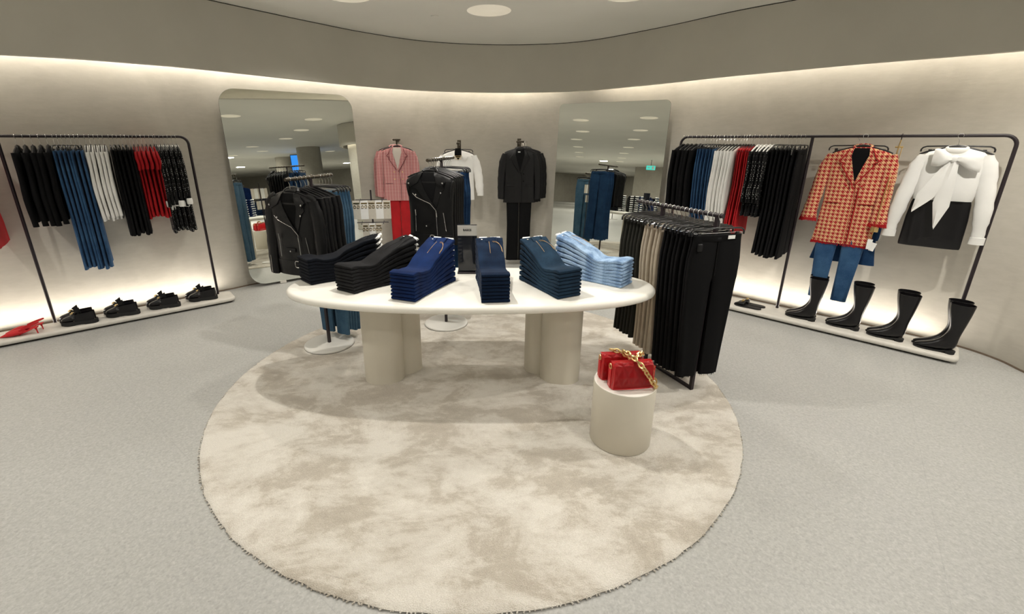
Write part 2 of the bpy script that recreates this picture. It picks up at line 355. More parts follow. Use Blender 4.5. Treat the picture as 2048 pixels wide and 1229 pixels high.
# ------------------------------------------------------------------ folded jeans
ORD = ['first', 'second', 'third', 'fourth', 'fifth', 'sixth', 'seventh', 'eighth', 'ninth', 'tenth', 'eleventh', 'twelfth', 'thirteenth']
def jean_mesh(F, Cc, W, wf, ww, i, n, t, tb, rnd, zbase=.7205):
    """plan path F->W with control Cc; returns rings & frames"""
    F, Cc, W = Vector(F), Vector(Cc), Vector(W); K = 20; rings = []; frames = []
    jx = rnd.uniform(-.004, .004); jy = rnd.uniform(-.004, .004)
    for k in range(K+1):
        s = k/K; p = F*(1-s)**2+Cc*2*s*(1-s)+W*s*s; d = ((Cc-F)*(1-s)+(W-Cc)*s).normalized(); sd = Vector((d.y, -d.x))
        up = max(0, (s-.42)/.58); ease = up*up*(3-2*up)*.45+up*.55
        zf = i*t; zb = i*tb*1.0; z = zf*(1-ease)+zb*ease
        # gentle sag behind the fold on the upper layers
        z -= max(0, sin(pi*min(1, max(0, (s-.12)/.45))))*.022*(i/n)
        th = t*(1-ease)+tb*.80*ease
        w = (wf*(1-s)+ww*s)*(1-.05*sin(pi*s)); e = 1
        if k == 0: e = .86
        wob = .0025*sin(9*s*3+i*1.7+jx*500)
        c = Vector((p.x+jx*d.x, p.y+jx*d.y)); zz = zbase+z+.0008
        hw = w/2*(1+rnd.uniform(-.012, .012)); N = 6; ring = []
        # double-lobed section (two layers of folded cloth)
        prof = [(-.9, .0), (-.3, .0), (.3, 0), (.9, .0), (.965, .03), (.993, .14), (1, .32), (1, .5), (1, .68), (.993, .86), (.965, .97), (.9, 1), (.3, 1.0), (-.3, 1.0), (-.9, 1), (-.965, .97), (-.993, .86), (-1, .68), (-1, .5), (-1, .32), (-.993, .14), (-.965, .03)]
        for (u, v) in prof:
            vv = .5+(v-.5)*e; x = c.x+sd.x*hw*u; y = c.y+sd.y*hw*u
            dz = (wob*v if 0 < s else 0)
            ring.append(Vector((x+(d.x*.006*(1-e)), y+(d.y*.006*(1-e)), zz+th*.95*vv+dz+(.004*sin(u*7+i+s*11)*v*up if i == n-1 else 0))))
        if k == 0:
            r0 = [v+Vector((-d.x*.000, -d.y*.000, 0)) for v in ring]; ctr = sum(ring, Vector())/len(ring)
        rings.append(ring); frames.append((c, d, sd, zz, th, hw))
    r0 = rings[0]; c0 = sum(r0, Vector())/len(r0); d0 = frames[0][1]
    first = [c0+(v-c0)*1.0-Vector((d0.x, d0.y, 0))*0 for v in r0]
    nose = [Vector((c0.x+(v.x-c0.x)*.985-d0.x*.005, c0.y+(v.y-c0.y)*.985-d0.y*.005, c0.z+(v.z-c0.z)*.62)) for v in r0]
    rings = [nose]+rings
    return rings, frames
STK = [((-1.25, 2.932), (-1.08, 3.10), (-.79, 3.13), .17, .19, 'denim_ink', 'inky black', 'leftmost stack'),
       ((-.918, 2.73), (-.80, 2.92), (-.545, 3.07), .166, .20, 'denim_charcoal', 'charcoal black', 'second stack from the left'),
       ((-.52, 2.57), (-.44, 2.78), (-.325, 3.02), .17, .205, 'denim_indigo', 'bright indigo', 'third stack from the left'),
       ((.04, 2.54), (.02, 2.78), (.0, 3.03), .172, .185, 'denim_dark', 'dark blue', 'fourth stack from the left'),
       ((.496, 2.63), (.40, 2.82), (.305, 3.045), .172, .20, 'denim_slate', 'slate blue', 'fifth stack from the left'),
       ((.917, 2.872), (.75, 3.02), (.535, 3.19), .165, .19, 'denim_light', 'pale washed blue', 'rightmost stack')]
NJ = 8
for F, Cc, W, wf, ww, mat, cn, sn in STK:
    rnd = random.Random(hash(mat) % 1000 if False else len(cn)*7+len(sn))
    for i in range(NJ):
        od = 'topmost' if i == NJ-1 else ('bottom' if i == 0 else ORD[NJ-1-i]+' from the top')
        f = Vector(F); c0 = f
        root = thing('folded_jeans', '%s %s jeans, %s on table' % (od, cn, sn), 'jeans', (F[0], F[1], .7205+i*.0225), 0, 'folded %s jeans on the table' % cn)
        rings, fr = jean_mesh((0, 0), Vector(Cc)-f, Vector(W)-f, wf, ww, i, NJ, .0225, .0375, rnd, zbase=-i*.0225)
        bm = BM(); loft(bm, rings[:-2]); obj('folded_legs', bm, mat, root)
        # waistband part: last rings, slightly thicker
        bm = BM(); rr_ = rings[-3:]; rr2 = []
        for q_, rg in enumerate(rr_):
            ce = sum(rg, Vector())/len(rg); rr2.append([ce+(v-ce)*Vector((1.02, 1.02, 1.05)) if False else Vector((ce.x+(v.x-ce.x)*1.015, ce.y+(v.y-ce.y)*1.015, ce.z+(v.z-ce.z)*1.05)) for v in rg])
        loft(bm, rr2); wb = obj('waistband', bm, mat, root)
        c, d, sd, zz, th, hw = fr[-1]
        rz = math.atan2(d.y, d.x)
        for uu, l in ((-.48, .06), (.42, .05)):
            bm = BM(); box(bm, (c.x+sd.x*hw*uu*-1+d.x*.014, c.y+sd.y*hw*uu*-1+d.y*.014, zz+th*.66), (.028, l*1.15, .015), rz=rz, ry=R(-30), bev=.003)
            obj('size_label', bm, 'paper_white', root)
        bm = BM(); rg_ = []
        for a_ in range(13):
            u_ = -1+a_/6; bow = .020*(1-u_*u_)+.004; b0 = Vector((c.x+sd.x*hw*u_*.97, c.y+sd.y*hw*u_*.97, 0)); e0 = b0+Vector((d.x, d.y, 0))*bow
            z0_, z1_ = zz+th*.06, zz+th*(.52+.25*(1-u_*u_)); q0 = b0-Vector((d.x, d.y, 0))*.02
            rg_.append([Vector((q0.x, q0.y, z0_)), Vector((e0.x, e0.y, z0_)), Vector((e0.x, e0.y, z1_)), Vector((e0.x-d.x*.004, e0.y-d.y*.004, z1_+.001)), Vector((q0.x, q0.y, z1_-.004))])
        loft(bm, rg_); obj('back_waistband', bm, mat, root)
        if i == NJ-1:
            c2, d2, sd2, z2, th2, hw2 = fr[-2]; side = 1 if F[0] < 0 else -1
            bm = BM(); ball(bm, (c2.x-sd2.x*hw2*.55*1, c2.y-sd2.y*hw2*.55, z2+th2*1.02), .0085, (1, 1, .4), 10); obj('button', bm, 'chrome', root)
            bm = BM()
            def onp(u, kf):
                k0 = int(kf); a, b = fr[k0], fr[min(k0+1, len(fr)-1)]; f_ = kf-k0
                c_ = a[0].lerp(b[0], f_); return Vector((c_.x+a[2].x*a[5]*u, c_.y+a[2].y*a[5]*u, a[3]*(1-f_)+b[3]*f_+(a[4]*(1-f_)+b[4]*f_)*1.02+.0015+(.004*sin(u*7+i+(kf/20)*11)*max(0, (kf/20-.42)/.58))))
            tube(bm, [onp(.2+.65*sin(a_/8*pi/2), 18-4.2*(1-cos(a_/8*pi/2))) for a_ in range(9)], .0011, 5)
            tube(bm, [onp(.25+.65*sin(a_/8*pi/2), 17.6-4.2*(1-cos(a_/8*pi/2))) for a_ in range(9)], .0011, 5)
            tube(bm, [onp(-.05, 18-a_*.7) for a_ in range(8)], .0011, 5)
            obj('pocket_stitching', bm, 'gold_thread' if mat != 'denim_charcoal' and mat != 'denim_ink' else 'fabric_black_sheen', root)
            for uu in (-.25, .5):
                bm = BM(); tube(bm, [onp(uu, 17.6), onp(uu, 18.4)+Vector((0, 0, .004)), onp(uu, 19.3)+Vector((0, 0, .005)), onp(uu, 20)], [(.005, .0015)]*4, 6); obj('belt_loop', bm, mat, root)
# sign
S = thing('table_sign', 'small grey sign on a dark stand at the back of the oval table, reading BASICS', 'sign', (-.155, 3.17, .72), R(0))
bm = BM(); box(bm, (0, .02, .006), (.15, .085, .012), bev=.003); obj('base', bm, 'rail_black', S)
bm = BM(); box(bm, (0, 0, .185), (.138, .012, .35), bev=.002); obj('holder', bm, 'acrylic_dark', S)
bm = BM(); box(bm, (0, -.008, .318), (.138, .004, .074)); obj('card', bm, 'paper_grey', S, smooth=False)
def text(s, size, mat, parent, loc, rx=R(90), rz=0, bold=.0):
    cu = bpy.data.curves.new('lettering', 'FONT'); cu.body = s; cu.size = size; cu.extrude = .0004; cu.offset = bold; cu.align_x = 'CENTER'; cu.align_y = 'CENTER'
    tmp = bpy.data.objects.new('tmp', cu); C.objects.link(tmp); bpy.context.view_layer.update()
    me = bpy.data.meshes.new_from_object(tmp.evaluated_get(bpy.context.evaluated_depsgraph_get())); bpy.data.objects.remove(tmp)
    me.materials.clear(); me.materials.append(M[mat]); o = bpy.data.objects.new('lettering', me); C.objects.link(o); o.parent = parent; o.location = loc; o.rotation_euler = (rx, 0, rz); return o
text('BASICS', .019, 'ink', S, (0, -.0105, .322), bold=.0006)
# ------------------------------------------------------------------ plinth and bags
bm = BM(); lathe(bm, [(.164, .016), (.168, .022), (.168, .375), (.165, .382), (.156, .384)], 64)
tag(obj('plinth', bm, 'table_leg', loc=(.751, 2.202, 0)), 'short cream cylindrical plinth carrying the two red handbags', 'plinth')
o = bpy.data.objects['plinth']; bm = BM(); lathe(bm, [(.1655, .3825), (.164, .3855), (.151, .386)], 64); obj('plinth_top', bm, 'cream_lacquer', o)
def links(bm, path, size=.011, r=.0022):
    path = spline(path, 12); L = [0]
    for a, b in zip(path, path[1:]): L.append(L[-1]+(b-a).length)
    step = size*1.45; s = 0; k = 0
    while s < L[-1]:
        i = max(j for j in range(len(L)) if L[j] <= s); i = min(i, len(path)-2); f = (s-L[i])/max(1e-6, L[i+1]-L[i]); p = path[i].lerp(path[i+1], f); t = (path[i+1]-path[i]).normalized()
        a = t.orthogonal().normalized() if False else t.cross(Vector((0, 0, 1)) if abs(t.z) < .95 else Vector((1, 0, 0))).normalized(); b = a.cross(t)
        s1 = (a*cos(R(45+90*(k % 2)))+b*sin(R(45+90*(k % 2))))
        tube(bm, [p+t*cos(2*pi*j/12)*size+s1*sin(2*pi*j/12)*size*.62 for j in range(12)], r, 6, closed=True); s += step; k += 1
    return bm
def bag(loc, rz, label, chain):
    t = thing('handbag', label, 'handbag', loc, rz, 'red quilted handbags on the plinth'); t.scale = (1.2, 1.2, 1.2)
    W_, D_, H_ = .185, .062, .125
    bm = BM(); rings = []
    for z, w, d in ((0, .97, .80), (.004, 1, .95), (.05, 1.0, 1.0), (.09, .985, .85), (.115, .97, .55), (.122, .95, .35)):
        rings.append([Vector((x, y, z)) for x, y in sup(W_/2*w, D_/2*d, 7, 40)])
    loft(bm, rings); obj('body', bm, 'red_leather', t)
    # quilted flap
    bm = BM(); nx, nz = 54, 46; G = []
    def prof(s):   # over the top and down the front
        pts = [(.020, .118), (.010, .127), (-.012, .128), (-.028, .115), (-.036, .06), (-.037, .012)]
        q_ = s*(len(pts)-1); i = min(int(q_), len(pts)-2); f = q_-i; return pts[i][0]*(1-f)+pts[i+1][0]*f, pts[i][1]*(1-f)+pts[i+1][1]*f
    for j in range(nz+1):
        row = []
        for i in range(nx+1):
            u = -1+2*i/nx; s = j/nz; y, z = prof(s); x = u*W_/2*.985
            vv = (s-.45)/.55*1.0; q1 = abs(((u*1.9+vv*1.6) % 1)-.5); q2 = abs(((u*1.9-vv*1.6) % 1)-.5); q3 = abs(((vv*1.6) % 1)-.5)
            h_ = .0075*(min(q1, q2, q3*1.2+.02)*2)**.7 if vv > -.15 else .001
            edge = min(1, (1-abs(u))*12, (1-s)*14); row.append(bm.verts.new((x, y-h_*edge, z+(h_*edge*.3))))
        G.append(row)
    for j in range(nz):
        for i in range(nx): bm.faces.new((G[j][i], G[j+1][i], G[j+1][i+1], G[j][i+1]))
    bmesh.ops.solidify(bm, geom=bm.faces[:], thickness=.003); obj('quilted_flap', bm, 'red_leather', t)
    bm = BM()
    tube(bm, [(-W_/2*.98, -.041, .118), (-W_/2*.98, -.042, .012), (0, -.043, .009), (W_/2*.98, -.042, .012), (W_/2*.98, -.041, .118)], .0022, 6); obj('piping', bm, 'red_leather', t)
    for s in (-1, 1):
        bm = BM(); tube(bm, [(s*(W_/2+.002), .012*cos(a_), .105+.012*sin(a_)) for a_ in [2*pi*i/14 for i in range(14)]], .0026, 7, closed=True); obj('strap_ring', bm, 'gold', t)
        bm = BM(); box(bm, (s*(W_/2+.001), 0, .05), (.006, .030, .09), bev=.002); obj('side_gusset', bm, 'red_leather', t)
    bm = BM(); links(bm, chain, .0145, .004); obj('chain_strap', bm, 'gold', t)
    return t
B1 = (.755, 2.145, .386); B2 = (.725, 2.245, .386)
bag(B1, R(6), 'red quilted leather handbag at the front of the plinth, gold chain across its flap', [(-.015, .045, .150), (.0, .0, .148), (.022, -.045, .128), (.05, -.055, .09), (.078, -.057, .048), (.102, -.048, .016), (.114, -.02, .010), (.106, 0, .055), (.1, 0, .098)])
bag(B2, R(4), 'red quilted leather handbag at the back of the plinth, gold chain over its top', [(-.035, .01, .134), (-.012, -.01, .136), (.012, -.034, .130), (.028, -.05, .115), (.045, -.054, .118), (.075, -.036, .132), (.10, -.01, .124), (.104, 0, .105)])
# ------------------------------------------------------------------ mirrors
def mirror(bl, ph, al, W_, H_, label, r=.16):
    t = thing('leaning_mirror', label, 'mirror', (bl[0], bl[1], .03), ph)
    t.rotation_euler = (-al, 0, ph)
    pts = []
    for cx, cy, a0 in ((W_-r, r, -90), (W_-r, H_-r, 0), (r, H_-r, 90), (r, r, 180)):
        for j in range(13): pts.append((cx+r*cos(R(a0+j*7.5)), cy+r*sin(R(a0+j*7.5))))
    bm = BM(); loft(bm, [[Vector((x, y, z)) for x, z in pts] for y in (.0015, .012)]); obj('mirror_backing', bm, 'mirror_edge', t)
    bm = BM(); loft(bm, [[Vector((W_/2+(x-W_/2)*.998, .0, H_/2+(z-H_/2)*.999)) for x, z in pts], [Vector((W_/2+(x-W_/2)*.998, .0014, H_/2+(z-H_/2)*.999)) for x, z in pts]]); obj('mirror_glass', bm, 'mirror', t, smooth=False)
    for x in (.24*W_, .76*W_):
        bm = BM(); box(bm, (x, .02, -.012), (.07, .06, .03)); obj('foot_block', bm, 'platform', t, smooth=False)
    return t
mirror((-2.765, 4.985), .6637, R(3.2), 1.45, 2.145, 'tall rounded floor mirror leaning on the wall behind the leather jackets, left of centre', .17)
mirror((.81, 5.84), -.544, R(3.2), 1.30, 2.045, 'tall floor mirror leaning on the wall right of centre, behind the trouser rack', .06)
# ------------------------------------------------------------------ garment rails
def rail(name, A, ts, h, label, z=1.682, zb=.06):
    A = Vector(A); u = Vector((cos(h), sin(h))); t = thing('garment_rail', label, 'clothes rail', (A.x, A.y, zb), h)
    z -= zb; t0, tm, t1 = ts; r = .0125; cr = .07
    pts = [(t0, 0, 0), (t0, 0, z-cr)]+[(t0+cr-cr*cos(a), 0, z-cr+cr*sin(a)) for a in [R(x) for x in (15, 30, 45, 60, 75)]]+[(t0+cr, 0, z), (t1-cr, 0, z)]+[(t1-cr+cr*sin(a), 0, z-cr+cr*cos(a)) for a in [R(x) for x in (15, 30, 45, 60, 75)]]+[(t1, 0, z-cr), (t1, 0, 0)]
    k0 = 7
    bm = BM(); tube(bm, pts[1:-1], r, 10); obj('top_rail', bm, 'rail_black', t)
    for x in (t0, t1): bm = BM(); tube(bm, [(x, 0, 0), (x, 0, z-cr+.001)], r, 10); obj('post', bm, 'rail_black', t)
    bm = BM(); tube(bm, [(tm, 0, 0), (tm, 0, z-.005)], r, 10); obj('post', bm, 'rail_black', t)
    return t
HL = math.atan2(4.625-3.821, -2.934+3.974); HR = math.atan2(-.703, .711)
AL = Vector((-3.974, 3.821)); AR = Vector((2.868, 4.196))
rail('l', AL, (-1.15, 0, 1.305), HL, 'dark metal garment rail standing on the left platform')
rail('r', AR, (-1.165, 0, 1.22), HR, 'dark metal garment rail standing on the right platform')
def onL(t): return (AL.x+cos(HL)*t, AL.y+sin(HL)*t, 1.682)
def onR(t): return (AR.x+cos(HR)*t, AR.y+sin(HR)*t, 1.682)
# ------------------------------------------------------------------ hangers & garments (origin = centre of the bar they hang on)
def hanger(kind='shoulder', rb=.0125, hook='chrome', w=.2, parent=None, barcol='hanger_black'):
    t = thing('clothes_hanger', '', 'hanger')
    bm = BM(); rh = rb+.004
    pts = [(rh*cos(a), 0, rh*sin(a)) for a in [R(x) for x in range(-30, 181, 30)]]
    pts = [(x, 0, z) for x, _, z in pts]+[(-rh*.7, 0, -rh*.9), (0, 0, -.035), (0, 0, -.075)]
    tube(bm, pts, .0019, 6); obj('hook', bm, hook, t)
    bm = BM()
    if kind == 'shoulder':
        tube(bm, [(-w, 0, -.135), (-w*.8, 0, -.118), (-w*.4, 0, -.094), (-.03, 0, -.08), (0, 0, -.077), (.03, 0, -.08), (w*.4, 0, -.094), (w*.8, 0, -.118), (w, 0, -.135)], [(.004, .005), (.006, .008), (.006, .008), (.006, .01), (.006, .012), (.006, .01), (.006, .008), (.006, .008), (.004, .005)], 8)
        obj('shoulder_bar', bm, barcol, t)
    else:
        tube(bm, [(-w, 0, -.118), (-w, 0, -.10), (-w*.96, 0, -.087), (-w*.86, 0, -.078), (0, 0, -.073), (w*.86, 0, -.078), (w*.96, 0, -.087), (w, 0, -.10), (w, 0, -.118)], .0055, 8)
        obj('shoulder_bar', bm, barcol, t)
        bm = BM(); tube(bm, [(-w*.93, 0, -.104), (w*.93, 0, -.104)], .0028, 6); obj('clip_bar', bm, 'chrome', t)
        for s in (-1, 1):
            bm = BM(); box(bm, (s*w*.74, 0, -.116), (.022, .016, .034), bev=.003); obj('clip', bm, 'hanger_black', t)
    return t
def ring(z, hw, ht, p=2.4, n=28, ph=0, amp=0, fr=7, xo=0, yo=0, sk=0):
    out = []
    for i in range(n):
        a = 2*pi*i/n; c, s = cos(a), sin(a)
        x = hw*math.copysign(abs(c)**(2/p), c); y = ht*math.copysign(abs(s)**(2/p), s)
        f = amp*(sin(fr*a+ph)+.5*sin(fr*1.7*a+ph*2.1))
        out.append(Vector((x*(1+f*.2/max(hw, .01))+xo, y+f*(.4+.6*abs(s))+yo, z+sk*x)))
    return out
def rows_interp(rows, k=3):
    out = []
    for a, b in zip(rows, rows[1:]):
        for j in range(k): f = j/k; out.append([a[m]*(1-f)+b[m]*f for m in range(len(a))])
    out.append(list(rows[-1])); return out
def topside(mat, L=.62, hw=.205, ht=.013, hem=1.05, sleeve=.55, collar=None, cuff=None, seed=0, amp=.003, trim=None, sw=.030, peplum=False):
    """a top on a hanger seen edge-on: thin body, sleeves hanging at both ends"""
    t = thing('garment', '', 'garment'); rnd = random.Random(seed)
    rows = [(-.088, .045, .010), (-.10, .085, .012), (-.118, .15, ht), (-.135, hw*.93, ht*1.1), (-.165, hw*1.0, ht*1.15), (-.3, hw*.97, ht*1.1), (-.45, hw*.95, ht*1.15), (-(L+.1)*.85, hw*.98*hem, ht*1.25), (-(L+.1), hw*hem, ht*1.3)]
    rr_ = rows_interp(rows, 2); ph = rnd.uniform(0, 6)
    bm = BM(); loft(bm, [ring(z, a, b, 3, 30, ph+z*3, amp*min(1, max(0, (-z-.12)*3)), 9) for z, a, b in rr_]); obj('body', bm, mat, t)
    if sleeve:
        for s in (-1, 1):
            bm = BM(); x0 = s*hw*.93; pts = []; rad = []
            for k_ in range(9):
                f = k_/8; z = -.13-sleeve*f; pts.append((x0+s*(.014*sin(f*pi)+.018*f)+.004*sin(f*9+ph), .004*sin(f*6+ph), z)); rad.append((sw*(1.05-.28*f+(.12 if .7 < f < .95 else 0))*(.8 if k_ == 0 else 1), ht*(1.25+.1*sin(f*12+ph))))
            rings_ = [[Vector((p[0]+r_[0]*cos(2*pi*j/12), p[1]+r_[1]*sin(2*pi*j/12), p[2])) for j in range(12)] for p, r_ in zip(pts, rad)]
            loft(bm, rings_); sl = obj('sleeve', bm, mat, t)
            if cuff:
                bm = BM(); z = -.13-sleeve
                loft(bm, [[Vector((pts[-1][0]+a*cos(2*pi*j/12), pts[-1][1]+b*sin(2*pi*j/12), zz)) for j in range(12)] for zz, a, b in ((z+.035, .027, ht*1.9), (z+.02, .031, ht*2.1), (z-.01, .030, ht*2.1), (z-.022, .026, ht*1.9))]); obj('cuff', bm, cuff, sl)
    if collar:
        bm = BM(); loft(bm, [ring(z, a, b, 2, 18) for z, a, b in ((-.125, .085, .018), (-.10, .062, .017), (-.082, .05, .015), (-.076, .046, .012))]); obj('collar', bm, collar, t)
    return t
def trouser(mat, L=.95, wt=.17, wb=.13, ht=.012, flare=1.0, gap=.012, seed=0, front=False, raw=False, top=-.118, wide=None):
    t = thing('trousers', '', 'trousers'); rnd = random.Random(seed); ph = rnd.uniform(0, 6)
    bm = BM(); cz = top-.27
    for s in (-1, 1):
        rows = []
        for z, xi, xo, th in ((top, 0, wt, ht), (top-.04, 0, wt*1.02, ht*1.1), (top-.15, 0, wt*1.1, ht*1.3), (cz, 0, wt*1.1, ht*1.4), (cz-.03, gap*.6, wt*1.08, ht*1.4), (top-L*.55, gap, wt*1.0+.002, ht*1.3), (top-L*.8, gap*1.2, wt*.5+wb*.5*flare+gap*.5, ht*1.35), (top-L, gap*1.3, wb*flare+gap*1.3, ht*1.4)):
            rows.append((z, (xi+xo)/2*s, (xo-xi)/2, th))
        rr_ = rows_interp(rows, 3)
        loft(bm, [ring(z, w_, th, 2.8, 24, ph+z*4+s, .0028*min(1, max(0, (top-z)*2)), 5, xo=x_) for z, x_, w_, th in rr_])
    if raw:
        for k_ in range(46):
            s = 1 if k_ % 2 else -1; x = s*rnd.uniform(gap*1.5, wb*flare); y = rnd.choice((-1, 1))*ht*1.2
            tube(bm, [(x, y, top-L+.004), (x+rnd.uniform(-.003, .003), y, top-L-rnd.uniform(.006, .016))], .0014, 4)
    obj('trouser_legs', bm, mat, t)
    bm = BM(); loft(bm, [ring(z, wt*1.015, th, 2.8, 28) for z, th in ((top+.004, ht*.9), (top+.002, ht*1.15), (top-.034, ht*1.25), (top-.037, ht*1.0))]); obj('waistband', bm, mat, t)
    return t
PROT = []
def label_(o, l, cat, g, nm=None):
    o['label'] = l; o['category'] = cat; o['group'] = g
    if nm: o.name = nm
def row(proto, hproto, pos, heading, n, what, where, cat, nm, group, jitter=2.5, z0=0, labelfix=None, rev=False, sc=.02, htext='black hanger', faceout=0):
    """hang n copies along a bar; pos(k) -> location"""
    rnd = random.Random(len(what)*13+n)
    for k in range(n):
        loc = pos(k); rz = heading-pi/2+R(rnd.uniform(-jitter, jitter)); s = 1+rnd.uniform(-sc, sc)
        o = proto if (k == 0 and proto.get('fresh', 1)) else dup(proto, loc, rz)
        if k == 0 and proto.get('fresh', 1): proto['fresh'] = 0
        o.location = loc; o.rotation_euler = (0, 0, rz); o.scale = (1, 1, s)
        od = ORD[k] if n > 1 else 'only'
        label_(o, what % od + ' ' + where, cat, group, nm)
        h = hproto if hproto.get('fresh', 1) else dup(hproto, loc, rz)
        hproto['fresh'] = 0
        h.location = loc; h.rotation_euler = (0, 0, rz); h.scale = (1, 1, s)
        label_(h, 'hanger of the '+what % od + ' ' + where.replace('hanging ', ''), 'hanger', 'hangers of the '+group, 'clothes_hanger')
def clean():
    for o in bpy.data.objects:
        if 'fresh' in o: del o['fresh']
def newh(kind, **k): return hanger(kind, **k)
# ---- left wall rail
wl = 'from the left on the left wall rail'
def P(on, t0, dt): return lambda k: on(t0+k*dt)
row(topside('fabric_black', .60, .205, .016, 1.0, .60, collar='leather_gloss', seed=1, sw=.034), newh('shoulder'), P(onL, .105, .047), HL, 5, '%s black jacket', wl, 'jacket', 'jacket', 'black jackets on the left wall rail')
row(trouser('denim_mid', 1.02, .19, .19, .010, 1.05, seed=2), newh('clip', w=.19), P(onL, .335, .0275), HL, 7, '%s flared blue jeans', wl, 'jeans', 'jeans', 'blue jeans on the left wall rail')
row(topside('fabric_white', .62, .195, .011, 1.0, .56, seed=3, sw=.026, collar='fabric_white'), newh('shoulder'), P(onL, .54, .031), HL, 5, '%s white ribbed cardigan', wl, 'cardigan', 'cardigan', 'white cardigans on the left wall rail')
row(trouser('fabric_black', .74, .20, .24, .011, 1.1, seed=4, gap=.0), newh('clip', w=.19), P(onL, .705, .029), HL, 6, '%s black pleated skirt', wl, 'skirt', 'skirt', 'black skirts on the left wall rail')
row(topside('fabric_red', .63, .17, .012, 1.15, .16, seed=5, sw=.05), newh('shoulder', w=.17), P(onL, .875, .031), HL, 6, '%s red ruffled blouse', wl, 'blouse', 'blouse', 'red blouses on the left wall rail')
row(topside('polka', .78, .19, .012, 1.12, .50, cuff='fabric_white', collar='fabric_white', seed=6, sw=.032), newh('shoulder'), P(onL, 1.045, .032), HL, 6, '%s black dotted dress', wl, 'dress', 'dress', 'dotted dresses on the left wall rail')
row(topside('fabric_red', .78, .2, .02, 1.5, 0, seed=7), newh('shoulder', w=.18), P(onL, -.17, .05), HL, 1, '%s red dress', 'at the far left end of the wall rail', 'dress', 'dress', 'red dress at the picture edge')
# ---- right wall rail
wr = 'from the left on the right wall rail'
tR = lambda x: (x-2.868)/.711
def PR(x0, x1, n): return lambda k: onR(tR(x0)+(tR(x1)-tR(x0))*k/(n-1))
row(topside('fabric_black', .64, .21, .016, 1.02, .60, seed=11, sw=.034), newh('shoulder'), PR(2.06, 2.185, 5), HR, 5, '%s black jacket', wr, 'jacket', 'jacket', 'black jackets on the right wall rail')
row(trouser('denim_mid', .82, .17, .11, .009, 1.0, seed=12), newh('clip', w=.17), PR(2.215, 2.315, 6), HR, 6, '%s pair of blue jeans', wr, 'jeans', 'jeans', 'blue jeans on the right wall rail')
row(topside('fabric_white', .74, .205, .012, 1.0, .68, seed=13, sw=.03), newh('shoulder'), PR(2.345, 2.455, 6), HR, 6, '%s white shirt', wr, 'shirt', 'shirt', 'white shirts on the right wall rail')
row(topside('fabric_red', .82, .16, .010, 1.35, 0, seed=14), newh('shoulder', w=.15), PR(2.475, 2.54, 5), HR, 5, '%s red strappy dress', wr, 'dress', 'dress', 'red dresses on the right wall rail')
row(topside('polka', .62, .20, .012, 1.05, .46, collar='fabric_white', seed=15, sw=.045), newh('shoulder', barcol='paper_white'), PR(2.568, 2.66, 5), HR, 5, '%s black dotted blouse', wr, 'blouse', 'blouse', 'dotted blouses on the right wall rail')
row(trouser('fabric_black', .96, .18, .24, .011, 1.05, seed=16, gap=.002), newh('clip', w=.19), PR(2.69, 2.83, 7), HR, 7, '%s wide black trousers', wr, 'trousers', 'trousers', 'black trousers on the right wall rail')
bm = BM(); box(bm, (0, 0, 0), (.028, .003, .045)); 
tag(obj('price_tag', bm, 'paper_white', loc=(2.70, 4.17, 1.545), rz=HR+R(20), smooth=False), 'white paper tag on the black trousers of the right wall rail', 'tag')
